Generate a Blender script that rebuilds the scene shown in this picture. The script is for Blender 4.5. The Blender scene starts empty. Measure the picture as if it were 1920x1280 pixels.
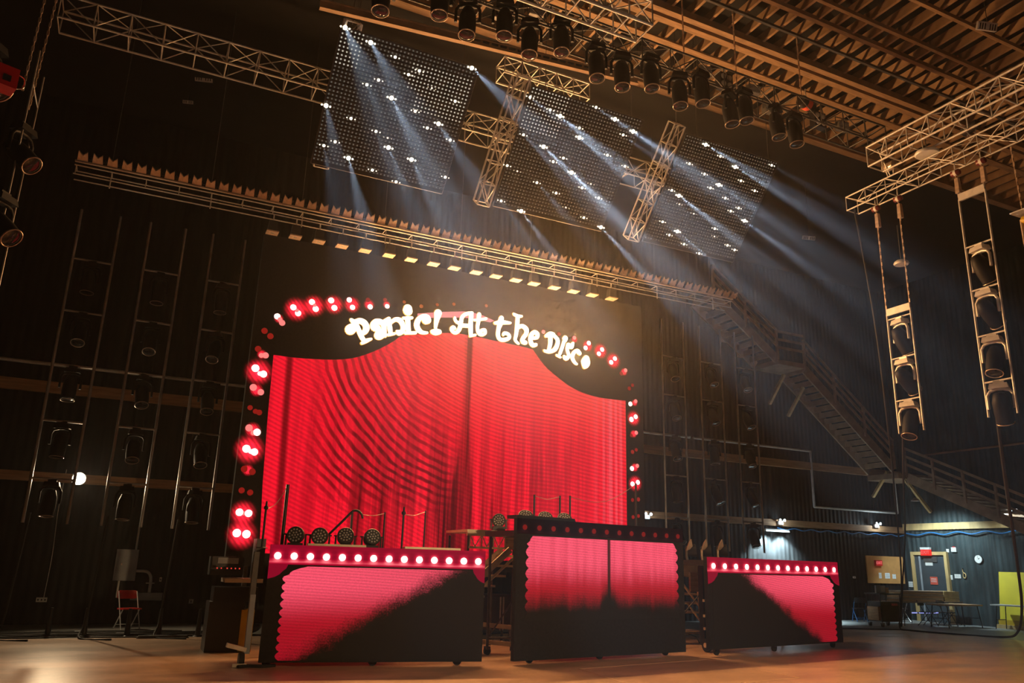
import bpy, bmesh, math, random
from mathutils import Vector, Matrix

random.seed(7)
S = bpy.context.scene
COL = S.collection
PI = math.pi

# ------------------------------------------------------------------ camera
FPX = 1480.0
EYE = Vector((0.0, 0.0, 1.65))
YAW, PITCH, ROLL = 0.44574, 0.27352, 0.02903
_cy, _sy, _cp, _sp = math.cos(YAW), math.sin(YAW), math.cos(PITCH), math.sin(PITCH)
_f = Vector((_sy * _cp, _cy * _cp, _sp))
_r0 = Vector((_cy, -_sy, 0))
_u0 = _r0.cross(_f)
_r = _r0 * math.cos(ROLL) + _u0 * math.sin(ROLL)
_u = _u0 * math.cos(ROLL) - _r0 * math.sin(ROLL)
cam_d = bpy.data.cameras.new('camera')
cam_d.sensor_width = 36.0
cam_d.lens = FPX / 1920 * 36.0
cam_d.clip_end = 200
cam = bpy.data.objects.new('camera', cam_d)
COL.objects.link(cam)
cam.matrix_world = Matrix(((_r.x, _u.x, -_f.x, EYE.x), (_r.y, _u.y, -_f.y, EYE.y), (_r.z, _u.z, -_f.z, EYE.z), (0, 0, 0, 1)))
S.camera = cam

# ------------------------------------------------------------------ world, exposure
w = bpy.data.worlds.new('world')
S.world = w
w.use_nodes = True
w.node_tree.nodes['Background'].inputs[0].default_value = (0.25, 0.3, 0.4, 1)
w.node_tree.nodes['Background'].inputs[1].default_value = 0.006
S.view_settings.view_transform = 'Standard'
S.view_settings.look = 'None'
S.view_settings.exposure = 0.0
S.view_settings.gamma = 1.0
S.view_settings.use_curve_mapping = False
S.cycles.use_denoising = True
S.cycles.max_bounces = 3
S.cycles.diffuse_bounces = 2
S.cycles.glossy_bounces = 2
S.cycles.volume_bounces = 0
S.cycles.transparent_max_bounces = 8
S.cycles.sample_clamp_indirect = 4.0
S.cycles.use_light_tree = True
S.cycles.use_adaptive_sampling = True
S.cycles.adaptive_threshold = 0.18
S.cycles.adaptive_min_samples = 14
S.cycles.volume_step_rate = 6.0

HAZE_DENSITY = 0.0009
PLUME_DENSITY, PLUME_AT, PLUME_SIZE = 0.012, (7.8, 12.6, 8.0), (3.8, 4.2, 3.2)
SIGN_POWER = 115.0   # watts of each letter's lamp
BEAM_POWER = 42000.0
WORK_LAMP = 380.0
ADDED_FRONT_LAMP = 4000.0


# ------------------------------------------------------------------ where a sight line meets a real plane of the hall
def ray(x, y):
    return _r * ((x - 960) / FPX) + _u * ((640 - y) / FPX) + _f


def atY(x, y, Y):
    d = ray(x, y)
    return EYE + d * (Y / d.y)


def atX(x, y, X):
    d = ray(x, y)
    return EYE + d * (X / d.x)


def atZ(x, y, Z=0.0):
    d = ray(x, y)
    return EYE + d * ((Z - EYE.z) / d.z)


# ------------------------------------------------------------------ materials
MATS = {}


def new_mat(name):
    m = bpy.data.materials.new(name)
    m.use_nodes = True
    nt = m.node_tree
    nt.nodes.clear()
    out = nt.nodes.new('ShaderNodeOutputMaterial')
    return m, nt, out


def mat(name, col, rough=0.6, metal=0.0, vary=0.25, scale=6.0, bump=0.0, stretch=(1, 1, 1), spec=0.5, coat=0.0):
    m, nt, out = new_mat(name)
    b = nt.nodes.new('ShaderNodeBsdfPrincipled')
    nt.links.new(b.outputs[0], out.inputs[0])
    b.inputs['Roughness'].default_value = rough
    b.inputs['Metallic'].default_value = metal
    b.inputs['Specular IOR Level'].default_value = spec
    b.inputs['Coat Weight'].default_value = coat
    tc = nt.nodes.new('ShaderNodeTexCoord')
    mp = nt.nodes.new('ShaderNodeMapping')
    mp.inputs['Scale'].default_value = stretch
    nt.links.new(tc.outputs['Object'], mp.inputs[0])
    n = nt.nodes.new('ShaderNodeTexNoise')
    n.inputs['Scale'].default_value = scale
    n.inputs['Detail'].default_value = 5
    nt.links.new(mp.outputs[0], n.inputs['Vector'])
    r = nt.nodes.new('ShaderNodeValToRGB')
    lo = tuple(c * (1 - vary) for c in col)
    hi = tuple(min(1, c * (1 + vary)) for c in col)
    r.color_ramp.elements[0].position = 0.3
    r.color_ramp.elements[1].position = 0.7
    r.color_ramp.elements[0].color = (*lo, 1)
    r.color_ramp.elements[1].color = (*hi, 1)
    nt.links.new(n.outputs[0], r.inputs[0])
    nt.links.new(r.outputs[0], b.inputs['Base Color'])
    if bump:
        bp = nt.nodes.new('ShaderNodeBump')
        bp.inputs['Strength'].default_value = bump
        bp.inputs['Distance'].default_value = 0.02
        nt.links.new(n.outputs[0], bp.inputs['Height'])
        nt.links.new(bp.outputs[0], b.inputs['Normal'])
    MATS[name] = m
    return m


def glow(name, col, strength):
    m, nt, out = new_mat(name)
    e = nt.nodes.new('ShaderNodeEmission')
    e.inputs[0].default_value = (*col, 1)
    e.inputs[1].default_value = strength
    nt.links.new(e.outputs[0], out.inputs[0])
    m.cycles.emission_sampling = 'NONE'
    MATS[name] = m
    return m


class NT:
    """small helper to write shader maths"""
    def __init__(self, nt):
        self.nt = nt

    def _in(self, node, i, v):
        if isinstance(v, (int, float)):
            node.inputs[i].default_value = v
        else:
            self.nt.links.new(v, node.inputs[i])

    def m(self, op, a, b=0.0, c=0.0, clamp=False):
        n = self.nt.nodes.new('ShaderNodeMath')
        n.operation = op
        n.use_clamp = clamp
        self._in(n, 0, a)
        self._in(n, 1, b)
        self._in(n, 2, c)
        return n.outputs[0]

    def smooth(self, v, a, b):
        n = self.nt.nodes.new('ShaderNodeMapRange')
        n.interpolation_type = 'SMOOTHSTEP'
        self._in(n, 0, v)
        n.inputs[1].default_value = a
        n.inputs[2].default_value = b
        n.inputs[3].default_value = 0
        n.inputs[4].default_value = 1
        return n.outputs[0]

    def xyz(self, x, y, z):
        n = self.nt.nodes.new('ShaderNodeCombineXYZ')
        self._in(n, 0, x)
        self._in(n, 1, y)
        self._in(n, 2, z)
        return n.outputs[0]

    def noise(self, vec, scale=1.0, detail=3, rough=0.5):
        n = self.nt.nodes.new('ShaderNodeTexNoise')
        n.inputs['Scale'].default_value = scale
        n.inputs['Detail'].default_value = detail
        n.inputs['Roughness'].default_value = rough
        self.nt.links.new(vec, n.inputs['Vector'])
        return n.outputs[0]

    def pos(self):
        t = self.nt.nodes.new('ShaderNodeTexCoord')
        s = self.nt.nodes.new('ShaderNodeSeparateXYZ')
        self.nt.links.new(t.outputs['Object'], s.inputs[0])
        return s.outputs

    def mixcol(self, fac, a, b):
        n = self.nt.nodes.new('ShaderNodeMix')
        n.data_type = 'RGBA'
        self._in(n, 0, fac)
        for i, v in ((6, a), (7, b)):
            if isinstance(v, tuple):
                n.inputs[i].default_value = (*v, 1)
            else:
                self.nt.links.new(v, n.inputs[i])
        return n.outputs[2]


mat('truss_metal', (0.62, 0.6, 0.57), 0.45, 0.35, 0.15, 9)
mat('dark_steel', (0.10, 0.095, 0.09), 0.5, 0.4, 0.2, 9)
mat('pole_steel', (0.34, 0.33, 0.32), 0.4, 0.5, 0.25, 4)
mat('black_plastic', (0.016, 0.016, 0.018), 0.42, 0, 0.2, 12)
mat('black_metal', (0.02, 0.02, 0.022), 0.35, 0.3, 0.2, 12)
mat('matte_black', (0.007, 0.007, 0.008), 0.6, 0, 0.2, 12, spec=.25)
mat('black_cloth', (0.010, 0.010, 0.011), 0.95, 0, 0.3, 20)
mat('rubber', (0.014, 0.014, 0.014), 0.7, 0, 0.2, 20)
mat('blue_cable', (0.02, 0.16, 0.42), 0.5, 0, 0.15, 20)
mat('lens_glass', (0.012, 0.011, 0.013), 0.08, 0, 0.4, 14)
mat('thin_ring', (0.30, 0.22, 0.17), 0.3, 0.6, 0.2, 14)
mat('motor_red', (0.12, 0.012, 0.012), 0.4, 0, 0.2, 8)
mat('led_lens', (0.55, 0.55, 0.52), 0.2, 0.3, 0.2, 14)
mat('copper_reflector', (0.72, 0.55, 0.42), 0.3, 0.6, 0.2, 14)
mat('joist_wood', (0.30, 0.185, 0.10), 0.75, 0, 0.3, 3, 0.1, (1, 6, 1))
mat('girt_wood', (0.42, 0.24, 0.12), 0.7, 0, 0.25, 4, 0.1, (0.4, 1, 5))
mat('frame_wood', (0.55, 0.38, 0.16), 0.6, 0, 0.2, 6, 0.05, (1, 1, .3))
mat('stair_wood', (0.36, 0.25, 0.16), 0.7, 0, 0.25, 3, 0.05)
mat('board_tan', (0.50, 0.24, 0.07), 0.75, 0, 0.12, 5)
mat('plywood', (0.33, 0.23, 0.16), 0.7, 0, 0.25, 5, 0.05, (.5, 1, 8))
mat('alu_profile', (0.78, 0.66, 0.50), 0.45, 0.3, 0.15, 5)
mat('grey_paint', (0.30, 0.33, 0.36), 0.5, 0, 0.12, 5)
mat('pale_pipe', (0.62, 0.62, 0.6), 0.45, 0.1, 0.12, 5)
mat('white_paper', (0.75, 0.75, 0.72), 0.8, 0, 0.05, 5)
mat('white_plastic', (0.62, 0.62, 0.6), 0.5, 0, 0.06, 5)
mat('red_plastic', (0.55, 0.012, 0.012), 0.4, 0, 0.15, 5)
mat('red_paper', (0.62, 0.09, 0.05), 0.7, 0, 0.1, 5)
mat('yellow_board', (0.72, 0.58, 0.02), 0.6, 0, 0.12, 2)
mat('yellow_paint', (0.55, 0.36, 0.02), 0.5, 0, 0.12, 5)
mat('door_paint', (0.045, 0.06, 0.07), 0.45, 0, 0.15, 4)
mat('blue_frame', (0.04, 0.19, 0.45), 0.4, 0.2, 0.15, 6)
mat('chrome', (0.7, 0.7, 0.7), 0.2, 0.9, 0.1, 6)
mat('tape', (0.62, 0.42, 0.28), 0.6, 0, 0.1, 5)
mat('blue_duct', (0.10, 0.22, 0.25), 0.6, 0, 0.3, 3, 0.1, (8, 1, 1))
glow('letter_core', (1.0, 0.86, 0.62), 3.2)
glow('letter_bloom_rim', (1.0, 0.42, 0.08), 1.7)  # orange fringe painted round the letters in place of lens bloom
glow('lamp_hot', (1.0, 0.86, 0.62), 8.0)
glow('lamp_mid', (1.0, 0.84, 0.60), 4.0)
glow('lamp_soft', (1.0, 0.84, 0.62), 2.2)
glow('led_dot_idle', (1.0, 0.90, 0.72), 0.09)
glow('led_dot_glint', (1.0, 0.93, 0.74), 0.5)  # glow painted in for the glints on the corner lens dots
glow('bulb_core_hot', (1.0, 0.60, 0.52), 3.2)
glow('bulb_core_mid', (1.0, 0.22, 0.20), 1.1)
glow('bulb_core_low', (0.9, 0.03, 0.02), 0.28)
glow('bulb_orange_low', (1.0, 0.22, 0.05), 0.30)
glow('ribbon_pink', (1.0, 0.30, 0.33), 0.75)
glow('flood_lens', (1.0, 0.86, 0.62), 10.0)
glow('cool_lens', (0.80, 0.95, 1.0), 5.0)
glow('exit_red', (1.0, 0.04, 0.03), 0.9)
glow('exit_pink', (1.0, 0.22, 0.22), 0.9)
glow('screen_blue', (0.35, 0.4, 1.0), 1.2)
glow('pilot_red', (1.0, 0.06, 0.04), 0.8)


def mat_wall(name, col, rib=0.0):
    m, nt, out = new_mat(name)
    k = NT(nt)
    b = nt.nodes.new('ShaderNodeBsdfPrincipled')
    nt.links.new(b.outputs[0], out.inputs[0])
    p = k.pos()
    vec = k.xyz(p[0], p[1], p[2])
    n1 = k.noise(vec, 0.8, 6, 0.6)
    v2 = k.xyz(k.m('MULTIPLY', p[0], 6), k.m('MULTIPLY', p[1], 6), k.m('MULTIPLY', p[2], 0.4))
    n2 = k.noise(v2, 1.0, 4)
    f = k.m('MULTIPLY', k.m('ADD', n1, n2), 0.5)
    f = k.smooth(f, 0.35, 0.68)
    c = k.mixcol(f, tuple(x * 0.55 for x in col), tuple(x * 1.5 for x in col))
    nt.links.new(c, b.inputs['Base Color'])
    b.inputs['Roughness'].default_value = 0.6
    b.inputs['Specular IOR Level'].default_value = 0.2
    s = k.m('ADD', p[0], p[1])
    wv = k.m('SINE', k.m('MULTIPLY', s, 2 * PI / 0.2))
    h = k.m('ADD', k.m('MULTIPLY', wv, rib), k.m('MULTIPLY', n2, 0.3))
    bp = nt.nodes.new('ShaderNodeBump')
    bp.inputs['Strength'].default_value = 0.5
    bp.inputs['Distance'].default_value = 0.03
    nt.links.new(h, bp.inputs['Height'])
    nt.links.new(bp.outputs[0], b.inputs['Normal'])
    MATS[name] = m


mat_wall('wall_black', (0.009, 0.0095, 0.010), 0.6)
mat_wall('wall_slate', (0.034, 0.048, 0.050), 0.8)
mat('roof_black', (0.008, 0.008, 0.008), 0.9, 0, 0.3, 2)


def mat_floor(name, col, rough):
    m, nt, out = new_mat(name)
    k = NT(nt)
    b = nt.nodes.new('ShaderNodeBsdfPrincipled')
    nt.links.new(b.outputs[0], out.inputs[0])
    p = k.pos()
    vec = k.xyz(p[0], k.m('MULTIPLY', p[1], 2.2), p[2])
    n1 = k.noise(vec, 0.5, 6, 0.6)
    n2 = k.noise(vec, 9.0, 4, 0.6)
    f = k.m('ADD', k.m('MULTIPLY', n1, 0.75), k.m('MULTIPLY', n2, 0.25))
    f = k.smooth(f, 0.36, 0.66)
    c = k.mixcol(f, tuple(x * 0.72 for x in col), tuple(x * 1.2 for x in col))
    nt.links.new(c, b.inputs['Base Color'])
    rr = k.m('ADD', k.m('MULTIPLY', n1, 0.22), rough - 0.1)
    nt.links.new(rr, b.inputs['Roughness'])
    bp = nt.nodes.new('ShaderNodeBump')
    bp.inputs['Strength'].default_value = 0.06
    bp.inputs['Distance'].default_value = 0.02
    nt.links.new(n1, bp.inputs['Height'])
    nt.links.new(bp.outputs[0], b.inputs['Normal'])
    MATS[name] = m


mat_floor('floor_concrete', (0.26, 0.26, 0.25), 0.38)
mat_floor('floor_tan', (0.60, 0.40, 0.27), 0.34)


# ------------------------------------------------------------------ mesh building
class MB:
    def __init__(self, o=(0, 0, 0)):
        self.v, self.f, self.o = [], [], Vector(o)
        self.sm = []

    def add(self, vs, fs, smooth=False):
        n = len(self.v)
        self.v += [Vector(a) - self.o for a in vs]
        self.f += [tuple(n + i for i in q) for q in fs]
        self.sm += [smooth] * len(fs)
        return self

    def box(self, c, s, rot=None, taper=1.0):
        c = Vector(c)
        vs = []
        for dz in (-.5, .5):
            t = taper if dz > 0 else 1.0
            for dx, dy in ((-.5, -.5), (.5, -.5), (.5, .5), (-.5, .5)):
                p = Vector((dx * s[0] * t, dy * s[1] * t, dz * s[2]))
                if rot is not None:
                    p = rot @ p
                vs.append(c + p)
        return self.add(vs, [(3, 2, 1, 0), (4, 5, 6, 7), (0, 1, 5, 4), (1, 2, 6, 5), (2, 3, 7, 6), (3, 0, 4, 7)])

    def bbox(self, a, b):
        a, b = Vector(a), Vector(b)
        return self.box((a + b) / 2, [abs(b[i] - a[i]) for i in range(3)])

    def quadprism(self, pts, n):
        """closed outline PTS (list of vectors) pushed along N"""
        k = len(pts)
        n = Vector(n)
        vs = [Vector(p) for p in pts] + [Vector(p) + n for p in pts]
        fs = [tuple(range(k - 1, -1, -1)), tuple(range(k, 2 * k))]
        fs += [(i, (i + 1) % k, k + (i + 1) % k, k + i) for i in range(k)]
        return self.add(vs, fs)

    def tube(self, pts, r, n=6, cap=True):
        pts = [Vector(p) for p in pts]
        k = len(pts)
        rs = r if isinstance(r, (list, tuple)) else [r] * k
        rings = []
        prev = None
        for i, p in enumerate(pts):
            t = (pts[min(i + 1, k - 1)] - pts[max(i - 1, 0)]).normalized()
            if prev is None:
                a = Vector((0, 0, 1)) if abs(t.z) < 0.9 else Vector((1, 0, 0))
                e = t.cross(a).normalized()
            else:
                e = (prev - t * prev.dot(t)).normalized()
            prev = e
            g = t.cross(e)
            rings.append([p + (e * math.cos(2 * PI * j / n) + g * math.sin(2 * PI * j / n)) * rs[i] for j in range(n)])
        vs = [q for rr in rings for q in rr]
        fs = []
        for i in range(k - 1):
            for j in range(n):
                fs.append((i * n + j, i * n + (j + 1) % n, (i + 1) * n + (j + 1) % n, (i + 1) * n + j))
        self.add(vs, fs, True)
        if cap:
            m = len(vs)
            self.add(rings[0], [tuple(range(n - 1, -1, -1))])
            self.add(rings[-1], [tuple(range(n))])
        return self

    def lathe(self, prof, c, axis, n=16, cap=True):
        """prof: (distance along axis, radius)"""
        c, ax = Vector(c), Vector(axis).normalized()
        return self.tube([c + ax * d for d, _ in prof], [max(r, 1e-4) for _, r in prof], n, cap) if len(prof) > 1 else self

    def disc(self, c, nrm, r, n=14, ry=None, thick=0.0):
        c, nn = Vector(c), Vector(nrm).normalized()
        a = Vector((0, 0, 1)) if abs(nn.z) < 0.9 else Vector((1, 0, 0))
        e = a.cross(nn).normalized()
        g = nn.cross(e)
        ry = ry or r
        pts = [c + e * math.cos(2 * PI * j / n) * r + g * math.sin(2 * PI * j / n) * ry for j in range(n)]
        if thick:
            return self.quadprism(pts, nn * thick)
        return self.add(pts, [tuple(range(n))])

    def mesh(self, name, m):
        me = bpy.data.meshes.new(name)
        me.from_pydata([tuple(a) for a in self.v], [], self.f)
        me.polygons.foreach_set('use_smooth', self.sm)
        me.materials.append(MATS[m] if isinstance(m, str) else m)
        me.update()
        return me

    def build(self, name, m, parent=None):
        o = bpy.data.objects.new(name, self.mesh(name, m))
        COL.objects.link(o)
        o.parent = parent
        return o


def tag(o, label, cat, group=None, kind=None):
    o['label'] = label
    o['category'] = cat
    if group:
        o['group'] = group
    if kind:
        o['kind'] = kind
    return o


def thing(name, label, cat, loc=(0, 0, 0), rot=None, group=None):
    o = bpy.data.objects.new(name, None)
    o.empty_display_size = 0.1
    COL.objects.link(o)
    o.location = loc
    if rot is not None:
        o.rotation_mode = 'QUATERNION'
        o.rotation_quaternion = rot.to_quaternion() if isinstance(rot, Matrix) else rot
    return tag(o, label, cat, group)


KIDS = {}


def copy_tree(o, parent=None):
    c = o.copy()
    COL.objects.link(c)
    if parent is not None:
        c.parent = parent
    for ch in [x for x in o.children]:
        copy_tree(ch, c)
    return c


def struct(name, mb, m, parent=None):
    o = mb.build(name, m, parent)
    if parent is None:
        o['kind'] = 'structure'
    return o


_rods = {}


def rod(name, a, b, r, m, parent=None, n=6, box=None):
    """a straight bar between two points (in the parent's space); alike bars share one mesh"""
    a, b = Vector(a), Vector(b)
    d = b - a
    L = round(d.length, 3)
    key = (L, r, m, n, box)
    if key not in _rods:
        q = MB()
        if box:
            q.box((L / 2, 0, 0), (L, box[0], box[1]))
        else:
            q.tube([(0, 0, 0), (L, 0, 0)], r, n)
        _rods[key] = q.mesh(name, m)
    o = bpy.data.objects.new(name, _rods[key])
    COL.objects.link(o)
    o.parent = parent
    x = d.normalized()
    up = Vector((0, 0, 1)) if abs(x.z) < 0.95 else Vector((0, 1, 0))
    y = up.cross(x).normalized()
    z = x.cross(y)
    o.matrix_local = Matrix(((x.x, y.x, z.x, a.x), (x.y, y.y, z.y, a.y), (x.z, y.z, z.z, a.z), (0, 0, 0, 1)))
    return o


def inst(name, me, parent, loc, rot=None, scale=None):
    o = bpy.data.objects.new(name, me)
    COL.objects.link(o)
    o.parent = parent
    M = Matrix.Translation(loc)
    if rot is not None:
        M = M @ rot.to_4x4()
    o.matrix_local = M
    if scale:
        o.scale = (scale,) * 3
    return o


def frame(x, z):
    """rotation whose local X is x and local Z is near z"""
    x = Vector(x).normalized()
    y = Vector(z).cross(x).normalized()
    z = x.cross(y)
    return Matrix(((x.x, y.x, z.x), (x.y, y.y, z.y), (x.z, y.z, z.z)))


def truss(name, label, p0, p1, w_, h_, bay, r=0.024, m='truss_metal', up=(0, 0, 1), group=None, cat='truss', x_ends=True):
    p0, p1 = Vector(p0), Vector(p1)
    L = (p1 - p0).length
    R = frame(p1 - p0, up)
    t = thing(name, label, cat, p0, R, group)
    n = max(1, round(L / bay))
    b = L / n
    ys, zs = (-w_ / 2, w_ / 2), (-h_ / 2, h_ / 2)
    for y in ys:
        for z in zs:
            rod('chord', (0, y, z), (L, y, z), r, m, t, 8)
    for i in range(n + 1):
        x = i * b
        for z in zs:
            rod('cross_strut', (x, ys[0], z), (x, ys[1], z), r * .6, m, t)
        for y in ys:
            rod('upright_strut', (x, y, zs[0]), (x, y, zs[1]), r * .6, m, t)
        if i < n:
            for y in ys:
                a, c = (zs[0], zs[1]) if i % 2 else (zs[1], zs[0])
                rod('brace', (x, y, a), (x + b, y, c), r * .55, m, t)
            a, c = (ys[0], ys[1]) if i % 2 else (ys[1], ys[0])
            rod('flat_brace', (x, a, zs[1]), (x + b, c, zs[1]), r * .5, m, t)
    return t


def smooth_path(pts, sub=4):
    """Catmull-Rom through tuples of any length"""
    out = []
    k = len(pts)
    for i in range(k - 1):
        p0, p1, p2, p3 = pts[max(i - 1, 0)], pts[i], pts[i + 1], pts[min(i + 2, k - 1)]
        for s in range(sub):
            t = s / sub
            out.append(tuple(0.5 * (2 * b + (c - a) * t + (2 * a - 5 * b + 4 * c - d) * t * t + (3 * b - a - 3 * c + d) * t ** 3)
                             for a, b, c, d in zip(p0, p1, p2, p3)))
    out.append(tuple(pts[-1]))
    return out


def cable(name, label, pts, r, m='rubber', cat='cable', group=None, sub=5):
    pts = smooth_path([tuple(p) for p in pts], sub)
    o = Vector(pts[0])
    q = MB(o)
    q.tube(pts, r, 6)
    c = q.build(name, m)
    c.location = o
    return tag(c, label, cat, group)


ORD = ['topmost', 'second', 'third', 'fourth', 'fifth', 'sixth', 'seventh', 'eighth', 'ninth', 'tenth', 'eleventh', 'twelfth',
       'thirteenth', 'fourteenth', 'fifteenth', 'sixteenth', 'seventeenth', 'eighteenth', 'nineteenth', 'twentieth']


def lamp(name, kind, loc, energy, col, aim=None, size=0.05, spot=None, blend=0.5):
    """the light a fixture gives off"""
    d = bpy.data.lights.new(name, kind)
    d.energy = energy
    d.color = col
    if kind in ('POINT', 'SPOT'):
        d.shadow_soft_size = size
    if kind == 'AREA':
        d.shape = 'DISK'
        d.size = size
    if kind == 'SPOT':
        d.spot_size = spot
        d.spot_blend = blend
    o = bpy.data.objects.new(name, d)
    COL.objects.link(o)
    o.location = loc
    if aim is not None:
        o.rotation_mode = 'QUATERNION'
        o.rotation_quaternion = Vector(aim).to_track_quat('-Z', 'Y')
    return o

# ================================================================== the hall
WY, WX, CEIL = 21.85, 27.6, 12.5
X0 = -7.0
struct('floor', MB().bbox((X0, -4, -0.3), (WX + .3, WY + .3, 0)), 'floor_concrete')
fl = struct('floor_stage', MB().bbox((X0 + .05, -4, 0), (22.5, 18.3, 0.012)), 'floor_tan')
wb = struct('wall_back', MB().bbox((X0, WY, 0), (WX, WY + .3, CEIL + .9)), 'wall_black')
wr = struct('wall_right', MB().bbox((WX, -4, 0), (WX + .3, WY + .3, CEIL + .9)), 'wall_slate')
struct('wall_left', MB().bbox((X0 - .3, -4, 0), (X0, WY + .3, CEIL + .9)), 'wall_black')
struct('wall_front', MB().bbox((X0, -4.3, 0), (WX, -4, CEIL + .9)), 'wall_black')
ce = struct('ceiling', MB().bbox((X0 - .3, -4.3, CEIL + .62), (WX + .3, WY + .3, CEIL + .9)), 'roof_black')
# roof timbers: joists along the depth of the hall, girders across it
for i in range(43):
    x = 3.27 + i * 0.476
    rod('joist', (x, 4.0, CEIL + .09), (x, 13.2, CEIL + .09), 0, 'joist_wood', ce, box=(0.06, 0.2))
for y, z, b, mm in ((11.06, CEIL - .08, (.15, .18), 'joist_wood'), (10.86, CEIL - .06, (.13, .16), 'joist_wood'), (11.78, CEIL - .03, (.2, .04), 'joist_wood'), (10.28, CEIL - .04, (.05, .06), 'dark_steel'),
                (9.72, CEIL - .05, (.09, .1), 'joist_wood'), (9.25, CEIL - .05, (.07, .09), 'joist_wood'), (8.4, CEIL - .05, (.07, .09), 'joist_wood'), (13.15, CEIL, (.2, .3), 'joist_wood'), (6.5, CEIL - .05, (.2, .3), 'joist_wood')):
    rod('girder', (2.6, y, z), (24.0, y, z), 0, mm, ce, box=b)
for i in range(12):
    x = 11.3 + i * .952
    rod('blocking', (x, 9.3, CEIL + .05), (x + .02, 9.7, CEIL + .05), 0, 'joist_wood', ce, box=(.05, .22))

# girts and conduit on the back wall
for z, h in ((3.30, .22), (5.44, .27)):
    rod('girt', (X0, WY - .06, z), (WX, WY - .06, z), 0, 'girt_wood', wb, box=(.12, h))
for a, b in ((-7, 1.2), (1.9, 4.5), (5.6, 8.6), (9.0, 17.3), (17.45, 22.9)):
    rod('pipe', (a, WY - .1, 6.0), (b, WY - .1, 6.0), .045, 'pale_pipe', wb, 8)
rod('pipe', (22.9, WY - .1, 6.0), (22.9, WY - .1, 3.95), .045, 'pale_pipe', wb, 8)
rod('pipe', (22.9, WY - .1, 3.95), (27.3, WY - .1, 3.95), .045, 'pale_pipe', wb, 8)
rod('pipe', (27.3, WY - .1, 3.95), (27.3, WY - .1, 5.1), .045, 'pale_pipe', wb, 8)
rod('girt', (WX - .06, WY - .12, 3.42), (WX - .06, 8, 3.42), 0, 'frame_wood', wr, box=(.12, .24))
rod('pipe', (WX - .1, 16.6, 3.3), (WX - .1, 16.9, .3), .03, 'girt_wood', wr, 8)
rod('handrail_pipe', (WX - .1, 20.6, 6.1), (WX - .1, 9, 6.1), .04, 'girt_wood', wr, 8)

# ================================================================== the big screen with its curtain picture and marquee bulbs
SY = 16.5
CX = 6.77
led = thing('led_wall', 'tall black video wall showing a red stage curtain framed by red bulbs', 'video screen', (CX, SY + .1, 0))
LO = led.location
MB(LO).bbox((1.93, SY, 1.45), (11.66, SY + .18, 8.3)).build('screen_cabinet', 'black_cloth', led)
for x in (2.4, 4.6, 6.8, 9.0, 11.2):
    rod('support_leg', Vector((x, SY + .5, 0.02)) - LO, Vector((x, SY + .5, 7.8)) - LO, .05, 'dark_steel', led, 8)
    rod('leg_foot', Vector((x, SY + .1, .03)) - LO, Vector((x, SY + 1.2, .03)) - LO, 0, 'dark_steel', led, box=(.1, .05))


def px_poly(pts, Y):
    return [atY(x, y, Y) for x, y in pts]


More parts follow.
